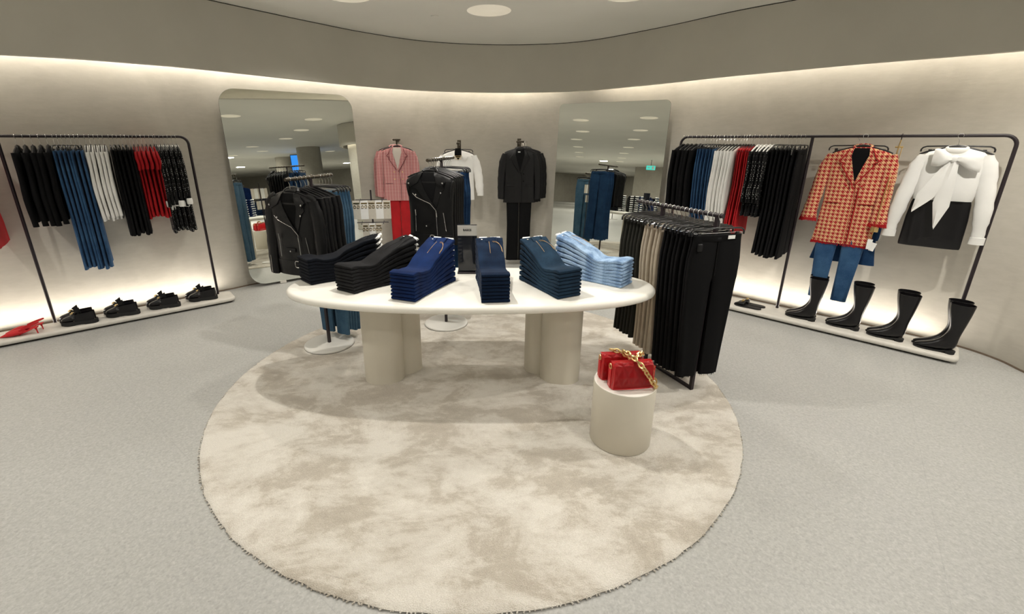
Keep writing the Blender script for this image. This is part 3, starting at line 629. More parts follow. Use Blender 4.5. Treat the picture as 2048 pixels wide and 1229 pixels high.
# ------------------------------------------------------------------ front-facing garments
class Front:
    """body seen from the front (-Y)"""
    def __init__(s, name, label, cat, loc, rz, rows, mat, p=2.6, amp=.004, fr=6, seed=0, k=3, group=None, part='body'):
        s.t = thing(name, label, cat, loc, rz, group); s.rows = rows; s.p = p; s.mat = mat
        rr_ = rows_interp(rows, k); bm = BM()
        loft(bm, [ring(z, a, b, p, 44, seed+z*3, amp*min(1, max(0, (-z-.2)*2.5)), fr) for z, a, b in rr_]); obj(part, bm, mat, s.t)
    def dims(s, z):
        r = s.rows
        if z >= r[0][0]: return r[0][1:3]
        for a, b in zip(r, r[1:]):
            if b[0] <= z <= a[0]:
                f = (a[0]-z)/(a[0]-b[0]); return a[1]*(1-f)+b[1]*f, a[2]*(1-f)+b[2]*f
        return r[-1][1:3]
    def yf(s, x, z):
        hw, ht = s.dims(z); q_ = min(1, abs(x)/max(hw, 1e-4)); return -ht*(1-q_**s.p)**(1/s.p)
    def P(s, x, z, off=.004): return Vector((x, s.yf(x, z)-off, z))
    def patch(s, name, pts, mat, off=.004, th=.005, step=.035, parent=None, flare=None):
        bm = BM(); f = bm.faces.new([bm.verts.new((x, 0, z)) for x, z in pts])
        xs = [p_[0] for p_ in pts]; zs = [p_[1] for p_ in pts]
        for ax, lo, hi in ((0, min(xs), max(xs)), (2, min(zs), max(zs))):
            v_ = lo+step
            while v_ < hi:
                co = [0, 0, 0]; co[ax] = v_; no = [0, 0, 0]; no[ax] = 1
                bmesh.ops.bisect_plane(bm, geom=bm.verts[:]+bm.edges[:]+bm.faces[:], plane_co=co, plane_no=no); v_ += step
        bmesh.ops.triangulate(bm, faces=[f_ for f_ in bm.faces if len(f_.verts) > 4])
        for v_ in bm.verts: v_.co.y = s.yf(v_.co.x, v_.co.z)-off-(flare(v_.co.x, v_.co.z) if flare else 0)
        bmesh.ops.recalc_face_normals(bm, faces=bm.faces[:])
        if th: bmesh.ops.solidify(bm, geom=bm.faces[:], thickness=th)
        return obj(name, bm, mat, parent or s.t)
    def line(s, name, pts, mat, r=.0025, off=.009, parent=None, n=6):
        bm = BM(); P_ = []
        for a, b in zip(pts, pts[1:]):
            for j in range(6): f = j/6; P_.append(s.P(a[0]*(1-f)+b[0]*f, a[1]*(1-f)+b[1]*f, off))
        P_.append(s.P(*pts[-1], off)); tube(bm, P_, r, n); return obj(name, bm, mat, parent or s.t)
    def dot(s, name, x, z, mat='chrome', r=.006, off=.008):
        bm = BM(); ball(bm, s.P(x, z, off), r, (1, .5, 1), 10); return obj(name, bm, mat, s.t)
    def sleeve(s, sg, pts, rad, mat=None, name='sleeve', cuff=None):
        bm = BM(); P_ = spline([(sg*x, y, z) for x, y, z in pts], 4); n_ = len(P_); rr_ = []
        for i in range(n_):
            f = i/(n_-1)*(len(rad)-1); j = min(int(f), len(rad)-2); g_ = f-j; r_ = rad[j]*(1-g_)+rad[j+1]*g_; r_ *= 1+.05*sin(i*2.3+sg); rr_.append((r_, r_*.62))
        rings_ = []
        for p_, r_ in zip(P_, rr_): rings_.append([Vector((p_.x+r_[0]*cos(2*pi*j/16), p_.y+r_[1]*sin(2*pi*j/16), p_.z+r_[0]*cos(2*pi*j/16)*.12*sg)) for j in range(16)])
        loft(bm, rings_); o = obj(name, bm, mat or s.mat, s.t)
        if cuff:
            p_, r_ = P_[-1], rr_[-1]; bm = BM(); loft(bm, [[Vector((p_.x+r_[0]*m_*cos(2*pi*j/16), p_.y+r_[1]*m_*sin(2*pi*j/16), p_.z+dz)) for j in range(16)] for dz, m_ in ((.05, 1.0), (.048, 1.12), (-.004, 1.15), (-.006, .9))]); obj('cuff', bm, cuff, o)
        return o
def coatrows(L, hw=.2, waist=.185, hem=.21, ht=.035): return [(-.088, .05, .014), (-.098, .085, .018), (-.115, .14, .024), (-.135, hw*.93, .028), (-.165, hw, ht), (-.30, hw*.96, ht*1.1), (-(L*.55+.1), waist, ht*1.1), (-(L*.8+.1), (waist+hem)/2, ht*1.05), (-(L+.1), hem, ht)]
def hang_at(loc, rz, label, kind='shoulder', hook='chrome', **k):
    h = hanger(kind, hook=hook, **k); h.location = loc; h.rotation_euler = (0, 0, rz); h['label'] = label; h['group'] = 'single hangers of the displayed outfits'; return h
def moto(loc, rz, label, sleeveless, group):
    F = Front('leather_jacket' if not sleeveless else 'leather_vest', label, 'jacket' if not sleeveless else 'vest', loc, rz, coatrows(.60, .205, .19, .20, .04), 'leather_black', amp=.003, group=group)
    F.patch('inner_lining', [(-.055, -.095), (.055, -.095), (.075, -.16), (.045, -.30), (.02, -.36), (-.035, -.25), (-.07, -.15)], 'fabric_black', .002, .003)
    F.patch('lapel', [(-.05, -.092), (-.075, -.105), (-.16, -.145), (-.185, -.20), (-.10, -.215), (.06, -.40), (.065, -.37), (-.03, -.22), (-.065, -.14)], 'leather_black', .007, .006, flare=lambda x, z: .006)
    F.patch('lapel', [(.05, -.092), (.075, -.105), (.13, -.15), (.14, -.215), (.115, -.235), (.07, -.37), (.055, -.30), (.075, -.2), (.068, -.14)], 'leather_black', .007, .006)
    F.patch('collar_wing', [(-.052, -.088), (-.10, -.103), (-.19, -.17), (-.155, -.205), (-.085, -.17), (-.06, -.12)], 'leather_black', .016, .006, flare=lambda x, z: .004)
    F.patch('collar_wing', [(.052, -.088), (.10, -.103), (.155, -.155), (.13, -.195), (.08, -.17), (.06, -.12)], 'leather_black', .016, .006, flare=lambda x, z: .004)
    bm = BM(); tube(bm, [(-.06, .0, -.088), (-.045, .02, -.07), (0, .028, -.062), (.045, .02, -.07), (.06, 0, -.088)], [(.02, .014)]*5, 10); obj('collar', bm, 'leather_black', F.t)
    bm = BM(); box(bm, (0, -.022, -.125), (.032, .002, .012)); obj('neck_label', bm, 'paper_white', F.t, smooth=False)
    for x, z in ((-.165, -.178), (.135, -.17), (-.105, -.265), (.115, -.245)): F.dot('snap', x, z, r=.007, off=.026 if z > -.2 else .017)
    F.line('zip', [(-.135, -.255), (-.10, -.285), (.02, -.33), (.072, -.385), (.078, -.66)], 'chrome', .0028, .014)
    F.line('pocket_zip', [(-.115, -.40), (-.12, -.56)], 'chrome', .0026, .010); F.line('pocket_zip', [(.13, -.40), (.15, -.55)], 'chrome', .0026, .010)
    F.line('zip_pull', [(-.115, -.385), (-.112, -.43)], 'chrome', .0045, .014); F.line('zip_pull', [(.075, -.40), (.078, -.435)], 'chrome', .0045, .018)
    F.patch('belt', [(-.19, -.585), (.19, -.585), (.195, -.63), (-.195, -.63)], 'leather_black', .004, .006)
    bm = BM(); p_ = F.P(.03, -.607, .014); tube(bm, [(p_.x+.02*math.copysign(abs(cos(a))**.6, cos(a)), p_.y, p_.z+.024*math.copysign(abs(sin(a))**.6, sin(a))) for a in [2*pi*i/16 for i in range(16)]], .0028, 6, closed=True); obj('buckle', bm, 'chrome', F.t)
    F.patch('flap_pocket', [(-.15, -.47), (-.02, -.49), (-.02, -.53), (-.15, -.515)][::-1] if False else [(-.06, -.49), (.02, -.49), (.02, -.515), (-.02, -.53), (-.06, -.515)], 'leather_black', .004, .005); F.dot('snap', -.02, -.512, r=.006, off=.014)
    if not sleeveless:
        for s in (-1, 1):
            sl = F.sleeve(s, [(.185, .0, -.145), (.215, .0, -.25), (.228, -.006, -.42), (.232, -.018, -.58), (.225, -.028, -.70)], [.045, .052, .05, .044, .04])
            bm = BM(); tube(bm, [(s*.232, -.045, -.56), (s*.224, -.056, -.70)], .0022, 6); obj('cuff_zip', bm, 'chrome', sl)
            bm = BM(); tube(bm, [(s*.15, .0, -.118), (s*.19, .0, -.135), (s*.21, 0, -.16)], [(.012, .03)]*3, 8); obj('epaulette', bm, 'leather_black', F.t)
    else:
        for s in (-1, 1):
            bm = BM(); tube(bm, [(s*(.19+.012*cos(a)), .034*sin(a), -.23+.075*cos(a)) for a in [2*pi*i/20 for i in range(20)]], .005, 6, closed=True); obj('armhole', bm, 'leather_black', F.t)
    return F.t
# ---- disc racks A and B
def disc_rack(x, y, hz, hd, L, label):
    t = thing('display_rack', label, 'clothes rack', (x, y, .0), hd)
    bm = BM(); lathe(bm, [(.195, .016), (.2, .02), (.2, .028), (.196, .033), (.18, .034)], 48); obj('disc_base', bm, 'disc_white', t)
    bm = BM(); lathe(bm, [(.2005, .0165), (.2005, .018), (.19, .0185)], 48) ; obj('base_rim', bm, 'dark_gap', t)
    bm = BM(); box(bm, (0, 0, (hz+.03)/2), (.02, .02, hz-.03)); obj('pole', bm, 'rail_black', t, smooth=False)
    bm = BM(); tube(bm, [(-L, 0, hz), (L, 0, hz)], .0125, 12); obj('hanging_bar', bm, 'bronze', t)
    return t
RA = (-1.34, 3.452, 1.385, R(68), .24); RB = (-.40, 3.905, 1.50, R(74), .29)
disc_rack(*RA, 'white disc-based rack of black leather jackets and jeans left of the oval table')
disc_rack(*RB, 'white disc-based rack of black vests and jeans behind the oval table')
def onrack(Rk): return lambda t: (Rk[0]+cos(Rk[3])*t, Rk[1]+sin(Rk[3])*t, Rk[2])
pa, pb = onrack(RA), onrack(RB)
moto(pa(-.205), RA[3]-pi/2, 'black leather biker jacket with silver zips, foremost on the left disc rack', False, 'front garments of the disc racks')
hang_at(pa(-.205), RA[3]-pi/2, 'black hanger inside the front leather biker jacket on the left disc rack')
row(topside('leather_black', .60, .205, .017, 1.0, .58, seed=21, sw=.04), newh('shoulder'), lambda k: pa(-.14+k*.042), RA[3], 5, '%s black leather jacket behind the front one', 'on the left disc rack', 'jacket', 'jacket', 'black leather jackets on the left disc rack', jitter=4)
row(trouser('denim_rack', 1.16, .17, .12, .012, 1.1, seed=22), newh('clip', w=.18), lambda k: pa(.095+k*.034), RA[3], 5, '%s long blue jeans', 'behind the jackets on the left disc rack', 'jeans', 'jeans', 'blue jeans on the left disc rack', jitter=4)
moto(pb(-.25), RB[3]-pi/2+R(-4), 'black sleeveless leather biker vest, foremost on the rack behind the oval table', True, 'front garments of the disc racks')
hang_at(pb(-.25), RB[3]-pi/2+R(-4), 'black hanger inside the front leather vest behind the oval table')
row(topside('leather_black', .58, .20, .017, 1.0, 0, seed=23), newh('shoulder'), lambda k: pb(-.19+k*.045), RB[3], 5, '%s black vest behind the front one', 'on the rear disc rack', 'vest', 'vest', 'black vests on the rear disc rack', jitter=4)
row(trouser('denim_deep', 1.12, .165, .16, .012, 1.1, seed=24, raw=True), newh('clip', w=.18), lambda k: pb(.075+k*.04), RB[3], 5, '%s wide dark blue jeans', 'behind the vests on the rear disc rack', 'jeans', 'jeans', 'dark blue jeans on the rear disc rack', jitter=4)
# ---- trouser rack C
HCc = R(112); RC = (1.39, 2.73)
t = thing('trouser_rack', 'black metal floor rack loaded with trousers right of the oval table', 'clothes rack', (RC[0], RC[1], 0), HCc)
Lc = .70; zc = 1.215
bm = BM(); tube(bm, [(-.04, 0, zc), (Lc+.03, 0, zc)], .014, 12); obj('hanging_bar', bm, 'rail_black', t)
for x in (0, .46): bm = BM(); box(bm, (x, 0, zc/2+.008), (.022, .022, zc-.02)); obj('post', bm, 'rail_black', t, smooth=False)
bm = BM(); box(bm, (.23, 0, .025), (.48, .022, .018)); obj('base_bar', bm, 'rail_black', t, smooth=False)
bm = BM(); box(bm, (Lc/2, 0, zc*.88), (.02, .02, .02)); bm.free()
def onC(k): return (RC[0]+cos(HCc)*(-.012+k*.0375), RC[1]+sin(HCc)*(-.012+k*.0375), zc)
wc = 'from the front on the trouser rack'
def rown(proto, hp, k0, n, what, cat, nm, group, htext='black clip hanger'):
    rnd = random.Random(k0+5)
    for k in range(n):
        loc = onC(k0+k); rz = HCc-pi/2+R(rnd.uniform(-3, 3)); s = 1+rnd.uniform(-.015, .015)
        o = proto if k == 0 else dup(proto, loc, rz); o.location = loc; o.rotation_euler = (0, 0, rz); o.scale = (1, 1, s)
        label_(o, what % ORD[k]+' '+wc, cat, group, nm)
        h = hp if k == 0 else dup(hp, loc, rz); h.location = loc; h.rotation_euler = (0, 0, rz); h.scale = (1, 1, s)
        label_(h, 'hanger of the '+what % ORD[k]+' '+wc, 'hanger', 'hangers of the '+group, 'clothes_hanger')
rown(trouser('fabric_black', .95, .165, .125, .012, 1.0, seed=30, raw=True), newh('clip', w=.185), 1, 7, '%s pair of black trousers', 'trousers', 'trousers', 'black trousers on the trouser rack')
rown(trouser('fabric_beige', .91, .165, .145, .013, 1.0, seed=31), newh('clip', w=.185), 8, 5, '%s pair of beige trousers', 'trousers', 'trousers', 'beige trousers on the trouser rack')
rown(trouser('fabric_olive_black', .86, .165, .15, .013, 1.05, seed=32, raw=True), newh('clip', w=.185), 13, 6, '%s pair of faded black trousers', 'trousers', 'trousers', 'faded black trousers on the trouser rack')
# front pair
loc = onC(-.3); rz = HCc-pi/2+R(-8)
tr = trouser('fabric_black', .95, .168, .135, .013, 1.0, seed=40, raw=True); tr.location = loc; tr.rotation_euler = (0, 0, rz)
label_(tr, 'black cropped flared trousers with raw hem, frontmost on the trouser rack', 'trousers', 'front pair on the trouser rack', 'trousers'); del tr['group']
bm = BM(); tube(bm, [(0, -.0165, -.16), (0, -.019, -.25), (.004, -.018, -.37)], .0016, 5); obj('front_seam', bm, 'fabric_black_sheen', tr)
bm = BM(); box(bm, (.0, -.0155, -.135), (.03, .002, .012)); o = obj('neck_label', bm, 'fabric_black_sheen', tr, smooth=False); o.name = 'waist_label'
bm = BM(); box(bm, (.085, -.018, -.130), (.05, .002, .022)); obj('price_tag', bm, 'paper_white', tr, smooth=False)
bm = BM(); box(bm, (-.135, -.022, -.185), (.036, .014, .05), bev=.008); obj('security_tag', bm, 'fabric_black_sheen', tr)
hang_at(loc, rz, 'black clip hanger holding the frontmost cropped trousers on the trouser rack', 'clip', w=.185)
# ------------------------------------------------------------------ centre wall outfits
def arm(x, y, z, rz, label, depth=.2, tw=.05):
    t = thing('wall_hook', label, 'wall hook', (x, y, z), rz, 'bronze wall hooks')
    bm = BM(); tube(bm, [(-tw, 0, 0), (tw, 0, 0)], .0115, 10); obj('cross_bar', bm, 'bronze', t)
    bm = BM(); box(bm, (0, depth/2, -.02), (.02, depth, .02)); obj('arm', bm, 'bronze', t, smooth=False)
    bm = BM(); box(bm, (0, .0, -.03), (.018, .018, .06)); obj('drop', bm, 'bronze', t, smooth=False)
    bm = BM(); box(bm, (0, depth-.004, -.04), (.05, .008, .16), bev=.002); obj('wall_plate', bm, 'bronze', t)
    return t
def blazer(loc, rz, label, mat, L=.66, lining='fabric_lining', btn='gold', group=None, name='blazer', lap=None, ruffle=False, k=1):
    F = Front(name, label, 'blazer', loc, rz, coatrows(L, .205, .19, .215, .035), mat, amp=.003, group=group)
    vb = -.36
    F.patch('inner_lining', [(-.052, -.094), (.052, -.094), (.058, -.16), (.015, vb), (-.005, vb), (-.058, -.16)], lining, .002, .003)
    F.patch('lapel', [(-.05, -.09), (-.078, -.10), (-.108, -.17), (-.135, -.20), (-.10, -.215), (-.105, -.24), (-.01, vb-.02), (0, vb), (-.035, -.24), (-.06, -.15)], lap or mat, .007, .006)
    F.patch('lapel', [(.05, -.09), (.078, -.10), (.108, -.17), (.135, -.20), (.10, -.215), (.105, -.24), (.012, vb-.03), (.005, vb-.01), (.035, -.24), (.06, -.15)], lap or mat, .009, .006)
    bm = BM(); tube(bm, [(-.064, .0, -.092), (-.045, .02, -.075), (0, .028, -.068), (.045, .02, -.075), (.064, 0, -.092)], [(.018, .012)]*5, 10); obj('collar', bm, mat, F.t)
    if mat != 'houndstooth':
        em = 'fabric_red_dark' if mat == 'pink_plaid' else 'leather_gloss'
        F.line('lapel_edge', [(-.078, -.104), (-.108, -.17), (-.135, -.20), (-.10, -.215), (-.105, -.24), (-.01, vb-.02)], em, .0026, .012)
        F.line('lapel_edge', [(.078, -.104), (.108, -.17), (.135, -.20), (.10, -.215), (.105, -.24), (.012, vb-.03)], em, .0026, .014)
        for s in (-1, 1): F.line('pocket_edge', [(s*.07, -.546), (s*.168, -.546)], em, .0026, .008)
    F.line('front_edge', [(.015, vb-.02), (.03, -.5), (.03, -(L+.098))], 'fabric_black' if mat != 'houndstooth' else 'fabric_red', .0018, .003)
    for z in (vb-.04, vb-.13):
        for x in ((-.045, .06) if mat != 'fabric_black_sheen' else (.05,)): F.dot('button', x, z, btn, .008, .006)
    for s in (-1, 1):
        F.patch('pocket_flap', [(s*.07, -.50), (s*.165, -.50), (s*.168, -.545), (s*.07, -.545)][::s], mat, .004, .005)
        if not ruffle: F.sleeve(s, [(.182, .0, -.145), (.216, .0, -.25), (.236, -.004, -.42), (.243, -.012, -.58), (.24, -.02, -(L*.93+.1))], [.043, .05, .047, .043, .042])
    return F
cy = 6.14
def outfit_trousers(loc, rz, label, mat, L, wt=.14, wb=.135, top=-.55, drop=0, name='trousers', group=None, ht=.02, gap=.01, flare=1):
    o = trouser(mat, L, wt, wb, ht, flare, gap, seed=len(label), top=top); o.location = loc; o.rotation_euler = (0, 0, rz); o['label'] = label; o['category'] = 'trousers'; o.name = name
    if group: o['group'] = group
    return o
# pink blazer outfit
px_, rz_ = (-1.19, 6.08, 1.655), R(3)
arm(-1.19, 6.08, 1.655, rz_, 'bronze wall hook carrying the pink plaid blazers', .22)
for j, (dx, dy, dr, lab) in enumerate(((0, -.0, 0, 'pink plaid tweed blazer hanging in front on the centre wall hook'), (-.055, .085, 6, 'pink plaid tweed blazer hanging behind the front one on the wall'))):
    F = blazer((px_[0]+dx, px_[1]+dy-.0, px_[2]), rz_+R(dr), lab, 'pink_plaid', .67, group='pink plaid blazers')
    hang_at((px_[0]+dx, px_[1]+dy, px_[2]), rz_+R(dr), 'dark hanger inside the '+lab.replace(' hanging', ''))
outfit_trousers((-1.19, 6.085, 1.655), rz_, 'bright red wide trousers showing under the pink plaid blazers', 'fabric_red', 1.0, .13, .13, -.52, gap=.001)
# white shirt outfit
px_ = (-.40, 6.10, 1.61)
arm(px_[0], px_[1], px_[2], 0, 'dark wall hook carrying the white shirt above the rear disc rack', .22, .02)
F = Front('shirt', 'white long-sleeved collared shirt on the centre wall behind the leather vest', 'shirt', px_, 0, coatrows(.62, .205, .20, .205, .045), 'fabric_white', amp=.007, fr=8)
F.patch('inner_neck', [(-.05, -.092), (.05, -.092), (.05, -.13), (0, -.21), (-.05, -.13)], 'fabric_black', .003, .003)
for s in (-1, 1):
    F.patch('collar', [(s*.045, -.088), (s*.075, -.10), (s*.125, -.165), (s*.085, -.215), (s*.045, -.14)][::s], 'fabric_white', .018, .006, flare=lambda x, z: .012)
    F.sleeve(s, [(.185, .0, -.15), (.23, .0, -.26), (.262, -.01, -.42), (.275, -.02, -.56), (.285, -.02, -.66)], [.05, .058, .055, .052, .036], cuff='fabric_white')
F.line('placket', [(0, -.22), (0, -.70)], 'fabric_white', .006, .001)
bm = BM(); lathe(bm, [(.035, -.06), (.04, -.08), (.045, -.12), (.05, -.17), (.03, -.2)], 20, sy=.5); 
tag(obj('necklace_bust', bm, 'fabric_black', loc=(px_[0], px_[1]-.025, px_[2])), 'small black neck form inside the collar of the white wall shirt', 'neck form')
for k_, (r_, z_) in enumerate(((.052, -.135), (.05, -.155), (.047, -.178))):
    bm = BM(); tube(bm, [(r_*cos(a), .030*sin(a)-.0, z_-.012*(1-sin(a))*.8) for a in [2*pi*i/24 for i in range(24)]], .0022, 6, closed=True)
    tag(obj('necklace', bm, 'gold', loc=(px_[0], px_[1]-.030, px_[2])), '%s gold necklace at the neck of the white wall shirt' % ['upper', 'middle', 'lower'][k_], 'necklace', 'gold necklaces on the white shirt')
hang_at(px_, 0, 'black shoulder hanger inside the white wall shirt')
h = hanger('clip', w=.185); h.location = (px_[0], px_[1]+.09, px_[2]-.0); h['label'] = 'black clip hanger behind the white wall shirt'
# black blazer outfit
px_ = (.40, 6.05, 1.63); rz_ = R(0)
arm(px_[0], px_[1], px_[2], rz_, 'bronze wall hook carrying the black blazers', .22)
for dx, dy, dr, lab in ((0, 0, 0, 'black satin-lapel blazer hanging in front on the centre wall hook'), (.045, .07, -4, 'black blazer hanging second, behind the front one on the wall'), (.085, .13, -7, 'black blazer hanging last, nearest the wall')):
    F = blazer((px_[0]+dx, px_[1]+dy, px_[2]), rz_+R(dr), lab, 'fabric_black_sheen', .67, 'fabric_black', 'fabric_black', group='black blazers on the centre wall', lap='leather_black')
    if dx == 0:
        bm = BM(); box(bm, (-.012, -.03, -.125), (.03, .002, .012)); obj('neck_label', bm, 'paper_white', F.t, smooth=False)
    hang_at((px_[0]+dx, px_[1]+dy, px_[2]), rz_+R(dr), 'dark hanger inside the '+lab.replace(' hanging', ''))
outfit_trousers((px_[0], px_[1]+.005, px_[2]), rz_, 'black flared trousers showing under the black wall blazers', 'fabric_black', 1.10, .155, .165, -.46, gap=.001)
# ------------------------------------------------------------------ right rail outfits
def at(x): t_ = tR(x); return onR(t_)
# houndstooth jacket
p0 = at(3.132); rz_ = HR-R(2); p0 = (p0[0]-.02, p0[1]-.02, p0[2])
F = blazer(p0, rz_, 'red and cream houndstooth tweed jacket with frayed edges on the right wall rail', 'houndstooth', .80, 'fabric_black', 'fabric_red', name='tweed_jacket', ruffle=True)
F.t['category'] = 'jacket'
for s in (-1, 1):
    ex = .004 if s < 0 else -.045; sl = F.sleeve(s, [(.185, .0, -.145), (.224+ex*.4, .0, -.26), (.245+ex*.7, -.01, -.44), (.262+ex, -.02, -.60), (.268+ex, -.02, -.70)], [.046, .052, .05, .052, .064])
    bm = BM(); rb = random.Random(5)
    for k_ in range(60):
        a = 2*pi*k_/60; tube(bm, [(s*(.268+ex)+.060*cos(a), -.02+.038*sin(a), -.695), (s*(.268+ex)+.066*cos(a+.05), -.02+.043*sin(a), -.72-rb.uniform(0, .01))], .0028, 4)
    obj('frayed_cuff', bm, 'fabric_red', sl)
bm = BM(); rb = random.Random(6)
for k_ in range(150):
    a = 2*pi*k_/150; c_, s_ = cos(a), sin(a); x = .213*math.copysign(abs(c_)**(2/2.6), c_); y = .034*math.copysign(abs(s_)**(2/2.6), s_)
    tube(bm, [(x, y, -.895), (x*1.02, y*1.03, -.912-rb.uniform(0, .012))], .0032, 4)
obj('frayed_hem', bm, 'fabric_red', F.t)
F.line('lapel_edge', [(-.078, -.104), (-.108, -.17), (-.135, -.20), (-.10, -.215), (-.105, -.24), (-.01, -.38), (.0, -.42)], 'fabric_red', .004, .014)
F.line('lapel_edge', [(.078, -.104), (.108, -.17), (.135, -.20), (.10, -.215), (.105, -.24), (.012, -.39)], 'fabric_red', .004, .016)
F.line('front_edge', [(.045, -.42), (.05, -.6), (.05, -.88)], 'fabric_red', .004, .006)
for s in (-1, 1): F.line('pocket_edge', [(s*.07, -.547), (s*.168, -.547)], 'fabric_red', .004, .009)
hang_at(p0, rz_, 'black hanger inside the houndstooth jacket')
jj = outfit_trousers((p0[0]+.0, p0[1]+.0, p0[2]), rz_, 'mid blue straight jeans hanging under the houndstooth jacket', 'denim_mid', .88, .165, .115, -.54, name='jeans', ht=.022, gap=.022); jj['category'] = 'jeans'
h = hanger('clip', w=.2); q_ = at(3.10); h.location = (q_[0]+.05, q_[1]+.05, q_[2]); h.rotation_euler = (0, 0, rz_); h['label'] = 'black clip hanger behind the houndstooth jacket'
sk = outfit_trousers((p0[0]+.075, p0[1]+.035, p0[2]), rz_+R(6), 'blue denim skirt hanging behind the houndstooth jacket', 'denim_deep', .52, .20, .235, -.56, name='skirt', ht=.02, gap=0); sk['category'] = 'skirt'
# gold belt
p1 = at(3.292)
bm = BM(); ln_ = spline([(0, 0, -.03), (-.004, -.02, -.12), (-.008, -.08, -.4), (-.014, -.09, -.7), (-.02, -.09, -.82)], 14); tube(bm, ln_, [(.0075, .0045)]*len(ln_), 6)
ln_ = spline([(.018, 0, -.08), (.014, -.06, -.3), (.004, -.08, -.55), (-.006, -.085, -.74)], 14); tube(bm, ln_, [(.0045, .003)]*len(ln_), 6)
t = thing('chain_belt', 'thin gold chain belt dangling from the right wall rail between two outfits', 'belt', p1, HR); obj('chain', bm, 'gold', t)
bm = BM(); box(bm, (.0, 0, -.085), (.05, .012, .014), bev=.003); box(bm, (-.012, -.088, -.74), (.05, .014, .05), bev=.004); obj('buckle', bm, 'gold', t)
bm = BM(); box(bm, (-.02, -.092, -.87), (.034, .003, .085)); box(bm, (.005, -.086, -.89), (.034, .003, .07), ry=R(12)); obj('price_tag', bm, 'paper_white', t, smooth=False)
bm = BM(); tube(bm, [(0, .017*cos(a), .017*sin(a)) for a in [R(x) for x in range(-60, 241, 30)]]+[(0, 0, -.04)], .003, 6); obj('hook', bm, 'rail_black', t)
# bow blouse + skirt
p2 = at(3.528); p2 = (p2[0]-.02, p2[1]-.02, p2[2]); rz_ = HR+R(2)
F = Front('blouse', 'white puff-sleeved blouse with a large bow at the neck on the right wall rail', 'blouse', p2, rz_, [(-.085, .05, .02), (-.098, .085, .026), (-.118, .15, .034), (-.145, .175, .042), (-.19, .18, .05), (-.30, .178, .055), (-.40, .175, .055), (-.455, .17, .05), (-.475, .165, .045)], 'fabric_white', amp=.006, fr=8)
for s in (-1, 1): F.sleeve(s, [(.150, .0, -.14), (.186, .0, -.22), (.216, -.01, -.38), (.238, -.02, -.56), (.248, -.02, -.68), (.254, -.02, -.78)], [.05, .056, .052, .05, .036, .038], cuff='fabric_white')
bm = BM(); tube(bm, [(.055*cos(a), .035*sin(a)-.005, -.085-.012*(1-sin(a))) for a in [2*pi*i/24 for i in range(24)]], [(.012, .02)]*24, 8, closed=True); obj('neck_band', bm, 'fabric_white', F.t)
def bowloop(s, tip, up):
    bm = BM(); rings_ = []
    for k_ in range(9):
        f = k_/8; x = s*(.006+.135*f)*tip; h_ = .018+.075*sin(f*pi*.62)**1.2; zc_ = -.165+up*f; d_ = .012+.022*sin(f*pi)
        rings_.append([Vector((x, -.075-d_*.4+d_*cos(2*pi*j/14)+.004*sin(j*2+k_), zc_+h_*.72*sin(2*pi*j/14))) for j in range(14)])
    loft(bm, rings_); return obj('bow_loop', bm, 'fabric_white', F.t)
bowloop(-1, .85, .01); bowloop(1, 1.05, -.03)
bm = BM(); ball(bm, (0, -.082, -.165), .026, (1, .7, 1.1), 14); obj('bow_knot', bm, 'fabric_white', F.t)
def tail(pts, wds):
    bm = BM(); P_ = spline(pts, 5); L_ = []
    for i, p_ in enumerate(P_):
        f = i/(len(P_)-1)*(len(wds)-1); j = min(int(f), len(wds)-2); w_ = wds[j]*(1-f+j)+wds[j+1]*(f-j)
        L_.append([Vector((p_.x-w_, p_.y+.004, p_.z+.01)), Vector((p_.x-w_*.3, p_.y-.010, p_.z)), Vector((p_.x+w_*.3, p_.y-.002, p_.z)), Vector((p_.x+w_, p_.y-.008, p_.z-.012)), Vector((p_.x+w_, p_.y-.004, p_.z-.012)), Vector((p_.x+w_*.3, p_.y+.003, p_.z)), Vector((p_.x-w_*.3, p_.y-.005, p_.z)), Vector((p_.x-w_, p_.y+.008, p_.z+.01))])
    loft(bm, L_); obj('bow_tail', bm, 'fabric_white', F.t)
tail([(-.01, -.075, -.17), (-.05, -.085, -.30), (-.10, -.085, -.44), (-.155, -.085, -.56)], [.018, .035, .05, .002])
tail([(.01, -.082, -.17), (.005, -.092, -.32), (-.0, -.092, -.50), (-.005, -.09, -.68)], [.018, .036, .048, .004])
hang_at(p2, rz_, 'black shoulder hanger inside the white bow blouse')
h = hanger('clip', w=.2); h.location = (p2[0]+.055, p2[1]+.055, p2[2]); h.rotation_euler = (0, 0, rz_); h['label'] = 'black clip hanger behind the white bow blouse'
Sk = Front('skirt', 'short black leather skirt hanging under the white bow blouse', 'skirt', (p2[0]+.012, p2[1]+.012, p2[2]), rz_, [(-.42, .15, .03), (-.44, .155, .034), (-.50, .17, .04), (-.62, .18, .042), (-.83, .183, .042), (-.845, .18, .036)], 'leather_gloss', amp=.004, fr=5)
Sk.line('waist_zip', [(-.15, -.462), (.15, -.462)], 'gold', .003, .004); Sk.line('waist_zip', [(-.15, -.445), (.15, -.445)], 'gold', .002, .004)
